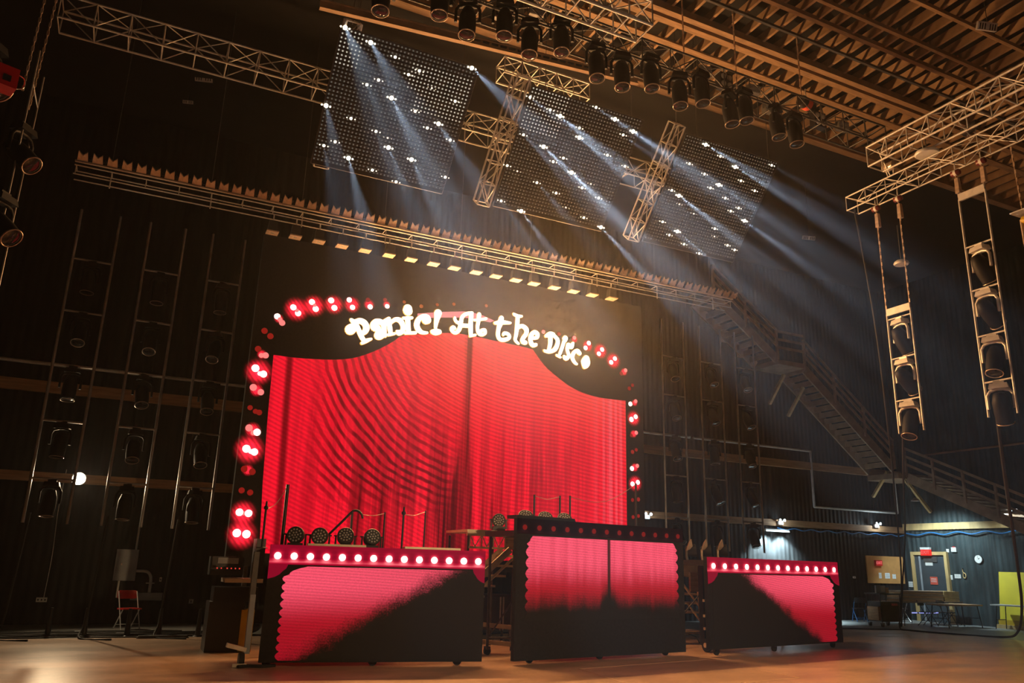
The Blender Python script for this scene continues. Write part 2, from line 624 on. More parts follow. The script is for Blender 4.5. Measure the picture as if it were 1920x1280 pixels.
def mat_curtain():
    m, nt, out = new_mat('curtain_picture')
    k = NT(nt)
    p = k.pos()
    x, z = k.m('ADD', p[0], CX), p[2]
    # hanging folds
    f1 = k.noise(k.xyz(k.m('MULTIPLY', x, 3.2), 0.0, k.m('MULTIPLY', z, 0.16)), 1.0, 3, .6)
    f2 = k.noise(k.xyz(k.m('MULTIPLY', x, 13), 3.0, k.m('MULTIPLY', z, 0.25)), 1.0, 2)
    fold = k.m('ADD', k.m('MULTIPLY', k.smooth(f1, .36, .62), .65), k.m('MULTIPLY', k.smooth(f2, .35, .65), .35))
    # swag lines sweeping round from the top right on the left half
    dx, dz = k.m('SUBTRACT', x, 7.15), k.m('SUBTRACT', z, 7.0)
    r = k.m('SQRT', k.m('ADD', k.m('MULTIPLY', dx, dx), k.m('MULTIPLY', dz, dz)))
    warp = k.noise(k.xyz(x, 0.0, z), 1.2, 2)
    ph = k.m('MULTIPLY', k.m('ADD', r, k.m('MULTIPLY', warp, .25)), 2 * PI / .18)
    ring = k.smooth(k.m('SINE', ph), -.25, .75)
    left = k.m('SUBTRACT', 1.0, k.smooth(x, 6.1, 7.0))
    far = k.smooth(r, 1.0, 4.2)
    amt = k.m('MULTIPLY', k.m('MULTIPLY', left, far), k.smooth(x, 2.9, 4.0))
    amt = k.m('MULTIPLY', amt, k.smooth(z, 2.3, 3.3))
    dash = k.smooth(k.noise(k.xyz(k.m('MULTIPLY', x, 4.5), 2.0, k.m('MULTIPLY', z, 1.2)), 1.0, 2), .3, .55)
    ringv = k.m('SUBTRACT', 1.0, k.m('MULTIPLY', k.m('MULTIPLY', amt, k.m('ADD', .4, k.m('MULTIPLY', dash, .45))), ring))
    # fine slanting lines on the upper part and the right half
    s = k.m('ADD', z, k.m('MULTIPLY', k.m('SUBTRACT', x, 6.77), k.m('SUBTRACT', .42, k.m('MULTIPLY', k.smooth(x, 5.5, 9.5), .28))))
    fine = k.m('SINE', k.m('MULTIPLY', s, 2 * PI / .09))
    finev = k.m('ADD', 1.0, k.m('MULTIPLY', k.m('MULTIPLY', fine, .17), k.m('SUBTRACT', 1.0, amt)))
    # brighter, flatter light on the upper right, deep folds below
    hi = k.smooth(z, 2.4, 5.6)
    right = k.smooth(x, 6.9, 10.8)
    flat = k.m('MAXIMUM', k.m('MULTIPLY', hi, .85), k.m('MULTIPLY', right, .72))
    edge_l = k.m('SUBTRACT', 1.0, k.smooth(x, 3.1, 4.3))
    flat = k.m('MAXIMUM', flat, k.m('MULTIPLY', edge_l, .7))
    depth = k.m('ADD', k.m('MULTIPLY', fold, k.m('SUBTRACT', 1.0, flat)), k.m('MULTIPLY', flat, .9))
    # opening between the two halves
    d = k.m('ABSOLUTE', k.m('SUBTRACT', x, 6.77))
    wid = k.m('ADD', .05, k.m('MULTIPLY', k.m('SUBTRACT', 1.0, k.smooth(z, 2.0, 5.0)), .30))
    gapn = k.noise(k.xyz(k.m('MULTIPLY', x, 9), 5.0, k.m('MULTIPLY', z, .2)), 1.0, 2)
    gap = k.m('SUBTRACT', 1.0, k.smooth(k.m('SUBTRACT', d, k.m('MULTIPLY', wid, k.m('ADD', .3, gapn))), 0.0, .08))
    gap = k.m('MULTIPLY', gap, k.m('ADD', .35, k.m('MULTIPLY', k.smooth(gapn, .4, .62), .5)))
    v = k.m('MULTIPLY', k.m('MULTIPLY', depth, ringv), finev)
    v = k.m('MULTIPLY', v, k.m('SUBTRACT', 1.0, gap))
    # dark fold near the left edge
    dl = k.m('ABSOLUTE', k.m('SUBTRACT', x, k.m('ADD', 2.93, k.m('MULTIPLY', z, -.035))))
    v = k.m('MULTIPLY', v, k.m('ADD', .2, k.m('MULTIPLY', k.smooth(dl, .02, .11), .8)))
    v = k.m('ADD', .05, k.m('MULTIPLY', v, .95))
    # pale strip by the right edge
    pr = k.m('MULTIPLY', k.smooth(x, 10.0, 10.7), k.smooth(k.noise(k.xyz(k.m('MULTIPLY', x, 7), 9.0, 0.0), 1.0, 2), .42, .6))
    warm = k.m('MULTIPLY', k.smooth(z, 4.2, 6.6), k.smooth(x, 4.4, 6.4))
    c = k.mixcol(k.m('MULTIPLY', warm, .75), (.86, .006, .024), (1.0, .075, .065))
    c = k.mixcol(k.m('MULTIPLY', pr, .35), c, (1.0, .16, .2))
    e = nt.nodes.new('ShaderNodeEmission')
    nt.links.new(c, e.inputs[0])
    nt.links.new(k.m('MULTIPLY', v, 1.12), e.inputs[1])
    nt.links.new(e.outputs[0], out.inputs[0])
    m.cycles.emission_sampling = 'NONE'
    MATS['curtain_picture'] = m


mat_curtain()
top_edge = smooth_path([(513, 665), (560, 671), (620, 674), (662, 671), (700, 659), (734, 642), (748, 632)], 4) + \
    smooth_path([(760, 628), (832, 624), (872, 627), (925, 638), (985, 651)], 4) + \
    smooth_path([(999, 655), (1020, 684), (1043, 705), (1070, 725), (1098, 738), (1130, 746), (1173, 751)], 4)
CY = SY - .012
outl = px_poly(top_edge, CY)
outl += [Vector((outl[-1].x, CY, 1.7)), Vector((2.55, CY, 1.7)), Vector((2.47, CY, 3.0)), Vector((2.42, CY, 4.4))]
q = MB(LO)
q.quadprism(outl[::-1], (0, .01, 0))
q.build('curtain_picture', 'curtain_picture', led)
rib = [(783, 587.5), (830, 584.5), (870, 583.5), (888, 586), (905, 591), (927, 601), (920, 604), (900, 600), (870, 595), (830, 595), (783, 596.5)]
MB(LO).quadprism(px_poly(rib, CY)[::-1], (0, .01, 0)).build('ribbon_picture', 'ribbon_pink', led)


def mat_halo():
    """the lit patch of screen around each pictured bulb: fades to black at its rim, with the fine lines of the video wall"""
    m, nt, out = new_mat('bulb_halo')
    k = NT(nt)
    p = k.pos()
    r = k.m('SQRT', k.m('ADD', k.m('MULTIPLY', p[0], p[0]), k.m('MULTIPLY', p[2], p[2])))
    f = k.m('SUBTRACT', 1.0, k.smooth(r, .12, 1.0))
    n = k.noise(k.xyz(p[0], 0.0, p[2]), 4.0, 3)
    ln = k.m('SINE', k.m('MULTIPLY', k.m('ADD', p[0], k.m('MULTIPLY', p[2], .8)), 22))
    v = k.m('MULTIPLY', k.m('POWER', f, 1.7), k.m('ADD', .75, k.m('MULTIPLY', ln, .25)))
    v = k.m('MULTIPLY', v, k.m('ADD', .5, n))
    e = nt.nodes.new('ShaderNodeEmission')
    e.inputs[0].default_value = (1.0, .012, .035, 1)
    nt.links.new(k.m('MULTIPLY', v, 2.4), e.inputs[1])
    tr = nt.nodes.new('ShaderNodeBsdfTransparent')
    ad = nt.nodes.new('ShaderNodeAddShader')
    nt.links.new(tr.outputs[0], ad.inputs[0])
    nt.links.new(e.outputs[0], ad.inputs[1])
    nt.links.new(ad.outputs[0], out.inputs[0])
    m.cycles.emission_sampling = 'NONE'
    MATS['bulb_halo'] = m


mat_halo()
halo_me = MB().disc((0, 0, 0), (0, -1, 0), 1.0, 24).mesh('bulb_halo', 'bulb_halo')
for i, (x, y, r) in enumerate(((556, 580, 24), (589, 573, 22), (626, 571, 20), (660, 571, 17), (692, 571, 11), (725, 571, 8), (523, 597, 9), (485, 697, 25), (491, 664, 9),
                  (481, 731, 12), (468, 842, 27), (474, 806, 14), (456, 962, 22), (453, 1001, 26), (465, 881, 10),
                  (1126, 658, 18), (1150, 676, 19), (1102, 648, 13), (1077, 636, 8), (1170, 697, 9), (1188, 784, 18), (1190, 755, 8), (1188, 813, 9), (1190, 876, 10), (1191, 906, 18))):
    P = atY(x, y, CY - .001 - i * .0004)
    inst('bulb_halo', halo_me, led, P - LO, None, r / 72.0)
core_me = {s: MB().disc((0, 0, 0), (0, -1, 0), 1.0, 14, None, .0).mesh('pictured_bulb', s) for s in ('bulb_core_hot', 'bulb_core_mid', 'bulb_core_low', 'bulb_orange_low')}
H, Mi, Lw, Or = 'bulb_core_hot', 'bulb_core_mid', 'bulb_core_low', 'bulb_orange_low'
cores = [(550, 576, 5, H), (559, 587, 5, H), (557, 582, 3, Mi), (585, 566, 5, H), (592, 579, 5, H), (590, 572, 3, Mi), (621, 563, 5, H), (627, 577, 5, H), (655, 562, 4.5, H), (661, 576, 4.5, H),
         (690, 562, 4, Lw), (694, 575, 4.5, H), (722, 562, 3.5, Lw), (726, 574, 4, H), (520, 593, 5, H), (529, 605, 5, Mi), (525, 599, 4, Mi),
         (496, 620, 5, Lw), (507, 630, 5, Lw), (484, 654, 5, Lw), (498, 666, 5, Mi), (490, 666, 4, Mi), (479, 690, 6, H), (494, 701, 5.5, H), (487, 700, 3.5, H),
         (475, 726, 5.5, Mi), (489, 735, 5, Mi), (469, 764, 4, Lw), (479, 771, 4, Lw), (486, 773, 4.5, Lw), (462, 841, 6, H), (477, 847, 5.5, H), (470, 846, 3.5, H),
         (467, 802, 5.5, Mi), (482, 810, 5.5, H), (475, 811, 4, Mi), (458, 879, 5, Lw), (473, 884, 5, Lw), (453, 919, 4.5, Lw), (469, 923, 4.5, Lw),
         (449, 960, 5.5, H), (466, 962, 5.5, H), (457, 962, 3, Mi), (444, 999, 6, H), (462, 1001, 6, H),
         (1019, 622, 4, Mi), (1048, 626, 4, Lw), (1077, 633, 4, Mi), (1104, 643, 4.5, H), (1098, 652, 4.5, H), (1129, 655, 4.5, H), (1123, 663, 4.5, H), (1153, 672, 4.5, H),
         (1146, 679, 4.5, H), (1173, 694, 4, Mi), (1165, 700, 4, Lw), (1186, 722, 3.5, Lw), (1180, 728, 4, Lw), (1192, 752, 4, Mi), (1182, 757, 4.5, H), (1192, 781, 4.5, H), (1184, 786, 5, H),
         (1193, 811, 4, Mi), (1184, 816, 3.5, Lw), (1193, 843, 3.5, Lw), (1186, 847, 4, Lw), (1195, 873, 4, Mi), (1185, 878, 4.5, H), (1196, 904, 4.5, H), (1186, 907, 4.5, H),
         (1197, 936, 4, Lw), (1186, 937, 3.5, Lw), (1197, 967, 3.5, Lw), (1187, 969, 3.5, Lw),
         (790, 574, 3.5, Or), (820, 571, 3, Or), (851, 570, 3, Or), (912, 573, 3, Or), (758, 566, 3, Or)]
for i, (x, y, r, s) in enumerate(cores):
    P = atY(x, y, CY - .016 - (i % 7) * .0004)
    inst('pictured_bulb', core_me[s], led, P - LO, None, r / 76.0)

# ================================================================== the sign: each letter traced as brush strokes (x, y, width)
Z1, Z2, Z3, SC = (640, 560), (830, 570), (990, 600), 200 / 1920
LET = [
    ('P', Z1, [[(175, 385, 60), (235, 420, 80), (330, 400, 95), (415, 445, 105), (448, 530, 105), (405, 610, 85), (345, 600, 50)],
               [(290, 420, 80), (215, 480, 90), (150, 545, 150), (150, 575, 150), (200, 590, 80), (250, 540, 60)],
               [(285, 500, 70), (330, 620, 80), (380, 720, 75), (410, 760, 60)], [(360, 805, 45), (430, 765, 70), (530, 728, 40)]]),
    ('a', Z1, [[(770, 470, 85), (700, 420, 95), (620, 420, 105), (565, 470, 95), (590, 530, 110), (645, 530, 110)],
               [(755, 430, 80), (765, 560, 85), (785, 680, 45)], [(760, 570, 70), (660, 620, 90), (630, 680, 80), (690, 700, 75), (770, 655, 60)]]),
    ('n', Z1, [[(770, 405, 55), (850, 360, 60)], [(845, 380, 80), (870, 540, 80), (885, 640, 60)], [(830, 655, 45), (950, 630, 45)],
               [(890, 430, 60), (970, 375, 70), (1060, 400, 90), (1105, 500, 75), (1090, 590, 80), (1030, 615, 95), (1000, 595, 60)]]),
    ('i', Z1, [[(1190, 185, 160), (1190, 225, 170)], [(1110, 350, 45), (1262, 345, 50)], [(1188, 355, 85), (1200, 580, 85)], [(1140, 620, 50), (1330, 615, 50)]]),
    ('c', Z1, [[(1500, 400, 120), (1555, 395, 110), (1540, 335, 90), (1470, 320, 80), (1390, 370, 90), (1352, 470, 95), (1385, 560, 90), (1450, 608, 65), (1540, 615, 40)]]),
    ('exclamation', Z1, [[(1735, 262, 140), (1722, 330, 105), (1702, 430, 72), (1690, 530, 45)], [(1630, 600, 80), (1690, 600, 115), (1755, 600, 90)]]),
    ('A', Z2, [[(205, 440, 65), (180, 415, 55), (150, 450, 55), (190, 510, 55), (250, 510, 65), (300, 440, 75), (325, 330, 65), (350, 230, 65), (420, 180, 65), (520, 165, 60)],
               [(510, 175, 75), (500, 340, 75), (500, 480, 75), (500, 560, 60)], [(480, 582, 35), (580, 558, 40)], [(330, 385, 70), (490, 395, 65)], [(210, 250, 45), (235, 315, 50), (310, 350, 60)]]),
    ('t', Z2, [[(650, 190, 75), (640, 300, 65), (622, 420, 58), (640, 520, 60), (700, 555, 55), (758, 525, 55), (750, 470, 55), (695, 475, 55), (690, 505, 40)], [(555, 290, 35), (640, 285, 45), (775, 265, 45)]]),
    ('t', Z2, [[(1050, 255, 90), (1030, 350, 95), (1000, 450, 70), (990, 560, 70), (1025, 635, 65), (1110, 645, 70), (1190, 610, 60), (1180, 550, 55), (1110, 525, 60), (1080, 560, 45)],
               [(930, 345, 50), (1050, 330, 80), (1210, 342, 42)]]),
    ('h', Z2, [[(1270, 180, 45), (1340, 215, 55), (1412, 222, 45)], [(1345, 225, 70), (1335, 400, 75), (1315, 560, 60), (1300, 650, 50), (1360, 715, 35)],
               [(1350, 430, 60), (1420, 395, 70), (1495, 450, 85), (1500, 530, 75), (1445, 610, 75), (1425, 675, 75), (1480, 695, 80)]]),
    ('e', Z2, [[(1610, 615, 55), (1690, 600, 70), (1695, 535, 75), (1640, 510, 80), (1585, 570, 80), (1575, 660, 80), (1610, 740, 80), (1670, 735, 65)]]),
    ('D', Z3, [[(310, 292, 55), (390, 255, 95), (450, 255, 60)], [(395, 280, 85), (395, 420, 75), (365, 545, 55)],
               [(285, 552, 45), (380, 572, 60), (475, 530, 80), (525, 430, 75), (520, 345, 65), (450, 270, 60)]]),
    ('I', Z3, [[(662, 330, 105), (655, 360, 95)], [(645, 380, 60), (600, 520, 58), (562, 620, 50)], [(505, 632, 38), (578, 672, 35)]]),
    ('s', Z3, [[(800, 420, 55), (770, 490, 75), (715, 440, 60), (700, 540, 58), (728, 640, 58), (680, 690, 85), (640, 660, 60)]]),
    ('c', Z3, [[(915, 600, 85), (880, 552, 70), (815, 590, 68), (792, 680, 68), (830, 760, 55), (872, 795, 35)]]),
    ('o', Z3, [[(1040, 695, 130), (1028, 770, 190), (1005, 840, 90)]]),
]
LY = SY - .06
sg = thing('neon_sign', 'blazing white and orange curly lettering arched across the top of the red curtain', 'sign', (CX, LY, 6.2))
SO = sg.location


def strokes_mesh(strokes, org, grow, Y, th):
    q = MB(SO)
    for st in strokes:
        pts = smooth_path(st, 4)
        P = [atY(org[0] + a * SC, org[1] + b * SC, Y) for a, b, _ in pts]
        Wd = [(c_ + grow) * SC / 82.0 / 2 for _, _, c_ in pts]
        k = len(P)
        for i in range(k):
            q.disc(P[i] - Vector((0, th, 0)), (0, -1, 0), Wd[i], 12)
        for i in range(k - 1):
            t = (P[i + 1] - P[i])
            if t.length < 1e-5:
                continue
            n = Vector((-t.z, 0, t.x)).normalized()
            a, b, c_, d = P[i] + n * Wd[i], P[i + 1] + n * Wd[i + 1], P[i + 1] - n * Wd[i + 1], P[i] - n * Wd[i]
            y = Vector((0, th, 0))
            q.add([a - y, b - y, c_ - y, d - y, a, b, c_, d], [(0, 1, 2, 3), (0, 4, 5, 1), (3, 2, 6, 7)])
    return q


for nm, org, st in LET:
    o = strokes_mesh(st, org, -3, LY, .04).build('letter', 'letter_core', sg)
    strokes_mesh(st, org, 17, LY + .02, .01).build('letter_bloom_rim', 'letter_bloom_rim', o)
    vs = [v.co for v in o.data.vertices]
    cen = sum(vs, Vector()) / len(vs) + SO
    lamp('letter_lamp', 'AREA', cen + Vector((0, -.06, 0)), SIGN_POWER, (1.0, .50, .18), (0, -1, 0), .34)

# ================================================================== rolling risers with video fronts
def mat_riser(name, mode, L, h):
    """picture on a riser front; local x runs along the front, z up"""
    m, nt, out = new_mat(name)
    k = NT(nt)
    p = k.pos()
    u = k.m('DIVIDE', p[0], L)
    v = k.m('DIVIDE', p[2], h)
    n = k.noise(k.xyz(p[0], 0.0, p[2]), 3.0, 4, .65)
    g = k.noise(k.xyz(p[0], 0.0, p[2]), 38.0, 3, .7)
    nn = k.m('ADD', k.m('MULTIPLY', k.m('SUBTRACT', n, .5), .25), k.m('MULTIPLY', k.m('SUBTRACT', g, .5), .22))
    if mode == 'left':       # lit above a line that falls from the top right to the bottom left
        s = k.m('SUBTRACT', v, k.m('MULTIPLY', k.m('SUBTRACT', u, .11), 1.33))
        bright = k.m('ADD', k.m('MULTIPLY', k.smooth(v, .2, .85), .75), k.m('MULTIPLY', k.m('SUBTRACT', 1.0, u), .25))
        lit = k.smooth(k.m('ADD', s, k.m('MULTIPLY', nn, 1.1)), -.10, .16)
    elif mode == 'right':
        uu = k.m('SUBTRACT', 1.0, u)
        s = k.m('SUBTRACT', k.m('ADD', v, k.m('MULTIPLY', u, 1.72)), 1.44)
        bright = k.m('ADD', k.m('MULTIPLY', k.smooth(v, .2, .9), .75), k.m('MULTIPLY', u, .25))
        lit = k.smooth(k.m('ADD', s, k.m('MULTIPLY', nn, 1.1)), -.10, .14)
    else:                    # lit upper half, ragged lower rim, dark join in the middle
        st = k.noise(k.xyz(k.m('MULTIPLY', p[0], 7), 0.0, k.m('MULTIPLY', p[2], .5)), 1.0, 3)
        mid = k.m('ABSOLUTE', k.m('SUBTRACT', u, .515))
        s = k.m('SUBTRACT', v, k.m('ADD', .43, k.m('MULTIPLY', k.m('SUBTRACT', 1.0, k.smooth(mid, 0.0, .07)), .10)))
        lit = k.smooth(k.m('ADD', s, k.m('ADD', k.m('MULTIPLY', nn, .4), k.m('MULTIPLY', k.m('SUBTRACT', st, .5), .12))), -.06, .13)
        seam = k.smooth(mid, .004, .014)
        lit = k.m('MULTIPLY', lit, k.m('ADD', .06, k.m('MULTIPLY', seam, .94)))
        bright = k.m('MULTIPLY', k.smooth(v, .35, .85), k.m('ADD', .6, k.m('MULTIPLY', st, .7)))
    ln = k.m('SINE', k.m('MULTIPLY', k.m('ADD', p[2], k.m('MULTIPLY', p[0], .05 if mode != 'right' else .12)), 2 * PI / .045))
    tex = k.m('ADD', 1.0, k.m('ADD', k.m('MULTIPLY', ln, .13), k.m('MULTIPLY', k.m('SUBTRACT', g, .5), .8)))
    e = nt.nodes.new('ShaderNodeEmission')
    c = k.mixcol(k.smooth(bright, .3, 1.05), (.60, .003, .022), (1.0, .09, .16))
    nt.links.new(c, e.inputs[0])
    nt.links.new(k.m('MULTIPLY', k.m('MULTIPLY', lit, tex), k.m('ADD', .42, k.m('MULTIPLY', bright, .5))), e.inputs[1])
    d = nt.nodes.new('ShaderNodeBsdfPrincipled')
    d.inputs['Base Color'].default_value = (.008, .008, .009, 1)
    d.inputs['Roughness'].default_value = .85
    ad = nt.nodes.new('ShaderNodeAddShader')
    nt.links.new(d.outputs[0], ad.inputs[0])
    nt.links.new(e.outputs[0], ad.inputs[1])
    nt.links.new(ad.outputs[0], out.inputs[0])
    m.cycles.emission_sampling = 'NONE'
    MATS[name] = m


def mat_strip(name, L, n_, strength):
    """band of the picture behind the row of bulbs"""
    m, nt, out = new_mat(name)
    k = NT(nt)
    p = k.pos()
    cell = k.m('ABSOLUTE', k.m('SUBTRACT', k.m('FRACT', k.m('DIVIDE', p[0], L / n_)), .5))
    near = k.m('SUBTRACT', 1.0, k.smooth(cell, .0, .45))
    dz = k.m('ABSOLUTE', k.m('SUBTRACT', p[2], -.02))
    band = k.m('SUBTRACT', 1.0, k.smooth(dz, .0, .13))
    low = k.m('MULTIPLY', k.smooth(k.m('MULTIPLY', p[2], -1.0), .04, .11), k.m('SUBTRACT', 1.0, k.smooth(k.m('MULTIPLY', p[2], -1.0), .11, .15)))
    n = k.noise(k.xyz(k.m('MULTIPLY', p[0], .6), 0.0, k.m('MULTIPLY', p[2], 9)), 3.0, 3)
    v = k.m('ADD', .22, k.m('ADD', k.m('MULTIPLY', k.m('MULTIPLY', band, near), .65), k.m('MULTIPLY', low, .35)))
    v = k.m('MULTIPLY', v, k.m('ADD', .6, k.m('MULTIPLY', n, .8)))
    c = k.mixcol(k.smooth(v, .35, 1.0), (.70, .004, .045), (1.0, .22, .25))
    e = nt.nodes.new('ShaderNodeEmission')
    nt.links.new(c, e.inputs[0])
    nt.links.new(k.m('MULTIPLY', v, strength), e.inputs[1])
    nt.links.new(e.outputs[0], out.inputs[0])
    m.cycles.emission_sampling = 'NONE'
    MATS[name] = m


glow('strip_bulb', (1.0, .55, .5), 3.5)
glow('strip_bulb_low', (0.9, .03, .02), .22)


def caster(parent, p, r=.07):
    q = MB()
    q.tube([Vector(p) + Vector((0, -.025, r)), Vector(p) + Vector((0, .025, r))], r, 12)
    wheel = q.build('caster', 'rubber', parent)
    MB().box(Vector(p) + Vector((0, 0, r * 1.75)), (.09, .09, r * .8)).build('caster_fork', 'dark_steel', wheel)
    return wheel


def riser(label, A, B, z0, z1, mode, nb, depth, cut):
    A, B = Vector((A[0], A[1], 0)), Vector((B[0], B[1], 0))
    L = (B - A).length
    R = frame(B - A, (0, 0, 1))
    t = thing('stage_riser', label, 'stage riser', A, R)
    hs = .30 if mode != 'center' else .26
    h = z1 - hs - z0
    body = MB().bbox((0, .0, z0), (L, .09, z1)).build('front_panel', 'black_cloth', t)
    nm = 'riser_picture_' + mode
    mat_riser(nm, mode, L, h)
    # lit picture with a wavy drape edge
    x0, x1 = (.035 * L, .965 * L) if mode == 'center' else ((.052 * L, .995 * L) if mode == 'left' else (.03 * L, .955 * L))
    a, b = [], []
    nsc = 11
    for i in range(nsc * 4 + 1):
        tt = i / (nsc * 4)
        bump = abs(math.sin(tt * nsc * PI))
        zt = .985 - tt * .965
        sw = .09 * L * max(0, 1 - tt / .12) ** 1.4 if mode != 'center' else .02 * L * (1 if tt < .06 else 0)
        a.append((x0 + .03 * L + sw - bump * .016 * L, zt))
        b.append((x1 - .02 * L - sw * .8 + bump * .016 * L, zt))
    if mode == 'left':
        b = [(x1 - (.03 * L * max(0, 1 - (1 - zz) / .10)), zz) for _, zz in b]
    if mode == 'right':
        a = [(x0 + (.05 * L * max(0, 1 - (1 - zz) / .10)), zz) for _, zz in a]
    if mode == 'center':
        a = [(xx, zz) for xx, zz in a if zz > .3]
        b = [(xx, zz) for xx, zz in b if zz > .3]
    pts = [Vector((xx, -.004, zz * h)) for xx, zz in a] + [Vector((xx, -.004, zz * h)) for xx, zz in reversed(b)]
    pic = MB().quadprism(pts, (0, .004, 0)).build('curtain_picture', nm, t)
    pic.location = (0, 0, z0)
    # bulb band
    sm = 'riser_strip_' + mode
    mat_strip(sm, L, nb, 1.7 if mode != 'center' else .03)
    sp = MB().bbox((.004, -.006, -hs / 2), (L - .004, 0, hs / 2)).build('bulb_band', sm, t)
    sp.location = (0, 0, z1 - hs / 2)
    bm_ = 'strip_bulb' if mode != 'center' else 'strip_bulb_low'
    q = MB()
    q.disc((0, 0, 0), (0, -1, 0), .055 if mode != 'center' else .045, 14, None, .012)
    me = q.mesh('band_bulb', bm_)
    for i in range(nb):
        inst('band_bulb', me, t, (L / nb * (i + .5), -.012, z1 - hs / 2 - .02))
    if mode != 'center':
        for s in (0, 1):      # drape corners under the band
            xa, xb = (0.004, .085 * L) if s == 0 else (L - .004, L - .075 * L)
            if (mode == 'left' and s == 1) or (mode == 'right' and s == 0):
                xb = xa + (xb - xa) * .8
            pp = [(xa, 0), (xb, 0), (xa + (xb - xa) * .92, -.06), (xa + (xb - xa) * .75, -.1), (xa + (xb - xa) * .6, -.15), (xa + (xb - xa) * .35, -.19), (xa, -.22)]
            pp = [Vector((xx, -.011, z1 - hs + zz)) for xx, zz in pp]
            q = MB()
            q.quadprism(pp if s else pp[::-1], (0, .004, 0))
            q.build('corner_drape', 'corner_red', t)
    # rolling deck behind the front
    dz_ = .06 if mode != "center" else .18
    MB().bbox((.05 + cut[0], .1, z1 - dz_ - .1), (L - .05 - cut[1], depth, z1 - dz_)).build('deck', 'black_plastic', t)
    for x in (.12 + cut[0], L / 2, L - .12 - cut[1]):
        for y in (.2, depth - .1):
            rod('leg', (x, y, .16), (x, y, z1 - dz_ - .1), .03, 'dark_steel', t)
            caster(t, (x, y, .012), .07)
    for y in (.2, depth - .1):
        rod('rail', (.12 + cut[0], y, .3), (L - .12 - cut[1], y, .3), .022, 'dark_steel', t)
        rod('cross_brace', (.12 + cut[0], y, .3), (L / 2, y, z1 - .2), .016, 'dark_steel', t)
        rod('cross_brace', (L - .12 - cut[1], y, .3), (L / 2, y, z1 - .2), .016, 'dark_steel', t)
    return t, R, L


glow('corner_red', (.75, .004, .05), .32)
RL, RLm, LL = riser('low riser front on the left lit by a diagonal sweep of red', (2.2, 13.2), (5.65, 12.62), .09, 1.83, 'left', 14, 1.6, (0, .25))
RC, RCm, LC = riser('tall middle riser front with unlit bulbs above a red half curtain', (6.22, 12.6), (10.3, 13.28), .08, 2.41, 'center', 13, 1.6, (.35, .25))
RR, RRm, LR = riser('low riser front on the right, red light slanting down its right side', (10.62, 12.95), (15.1, 13.78), .14, 1.88, 'right', 13, 1.6, (.3, 0))

# ================================================================== hung lamp panels with their beams
PD = Vector((0, .668, -.744))
PN = Vector((0, -.744, -.668))
PR = frame((1, 0, 0), -PD)
PW, PH, PITCH_D = 2.62, 2.5, .0715
BEAM = Vector((-.061, -.727, -.684)).normalized()
dot_q = []


def on_panel(x, y, P0):
    d = ray(x, y)
    return EYE + d * ((P0 - EYE).dot(PN) / d.dot(PN))


LAMP_ME, SIDE_ME = {}, {}
for key, mn, r in (('hot', 'lamp_hot', .040), ('mid', 'lamp_mid', .027), ('soft', 'lamp_soft', .016)):
    q = MB()
    q.lathe([(0, r), (.012, r * .85), (.02, r * .3)], (0, 0, 0), (0, -1, 0), 12)
    SIDE_ME[key] = MB().disc((0, 0, 0), (0, -1, 0), r * .4, 8, None, .004).mesh('side_diode', mn)
    LAMP_ME[key] = q.mesh('lamp', mn)

panels = [
    ('lamp panel of glinting dots nearest the left, its top corner lamp flaring', (641, 53), lambda c, r: (c < 6 and r < 9) or (c > 18 and 2 < r < 15 and not (c < 22 and r > 9)),
     (580, 0, .3125), [(215, 165, 4), (368, 255, 4), (515, 342, 1), (595, 447, 1), (660, 425, 1), (415, 480, 2), (345, 508, 2), (493, 588, 4), (735, 528, 0), (875, 607, 1), (635, 667, 1), (100, 633, 3),
                       (250, 710, 1), (775, 742, 3), (708, 767, 1), (400, 788, 2), (470, 827, 0), (845, 840, 1), (155, 850, 1), (87, 873, 2), (475, 885, 3), (235, 948, 4), (613, 957, 3), (378, 1020, 1), (520, 1090, 1), (815, 1062, 1), (975, 408, 4)]),
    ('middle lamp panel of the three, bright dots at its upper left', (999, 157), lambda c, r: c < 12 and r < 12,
     (860, 60, .328), [(408, 372, 2), (523, 445, 2), (580, 480, 4), (690, 548, 1), (690, 603, 3), (785, 430, 2), (893, 498, 3), (997, 568, 4), (940, 588, 2), (370, 587, 2), (485, 655, 4), (540, 740, 1), (598, 720, 1),
                       (645, 803, 4), (755, 868, 0), (705, 890, 1), (800, 948, 1), (850, 703, 1), (950, 767, 1), (277, 763, 1), (335, 795, 0), (447, 860, 2), (557, 920, 1), (612, 1002, 0), (243, 965, 2), (357, 1023, 3),
                       (715, 1060, 1), (813, 1115, 4)]),
    ('lamp panel farthest right of the three, its grid of dots dim', (1288, 252), lambda c, r: False,
     (1150, 180, .2656), [(652, 343, 4), (755, 425, 1), (860, 500, 4), (1117, 488, 2), (900, 598, 1), (997, 668, 1), (537, 477, 1), (643, 550, 2), (745, 627, 3), (685, 648, 1), (790, 720, 1), (883, 790, 1), (828, 812, 2),
                          (925, 880, 4), (412, 665, 2), (463, 703, 4), (465, 763, 0), (567, 830, 0), (715, 935, 1), (713, 990, 0), (347, 887, 2), (452, 955, 3), (395, 980, 1), (498, 1045, 1), (605, 1110, 1), (805, 1053, 1), (855, 1085, 2)]),
]
PANEL_X = []
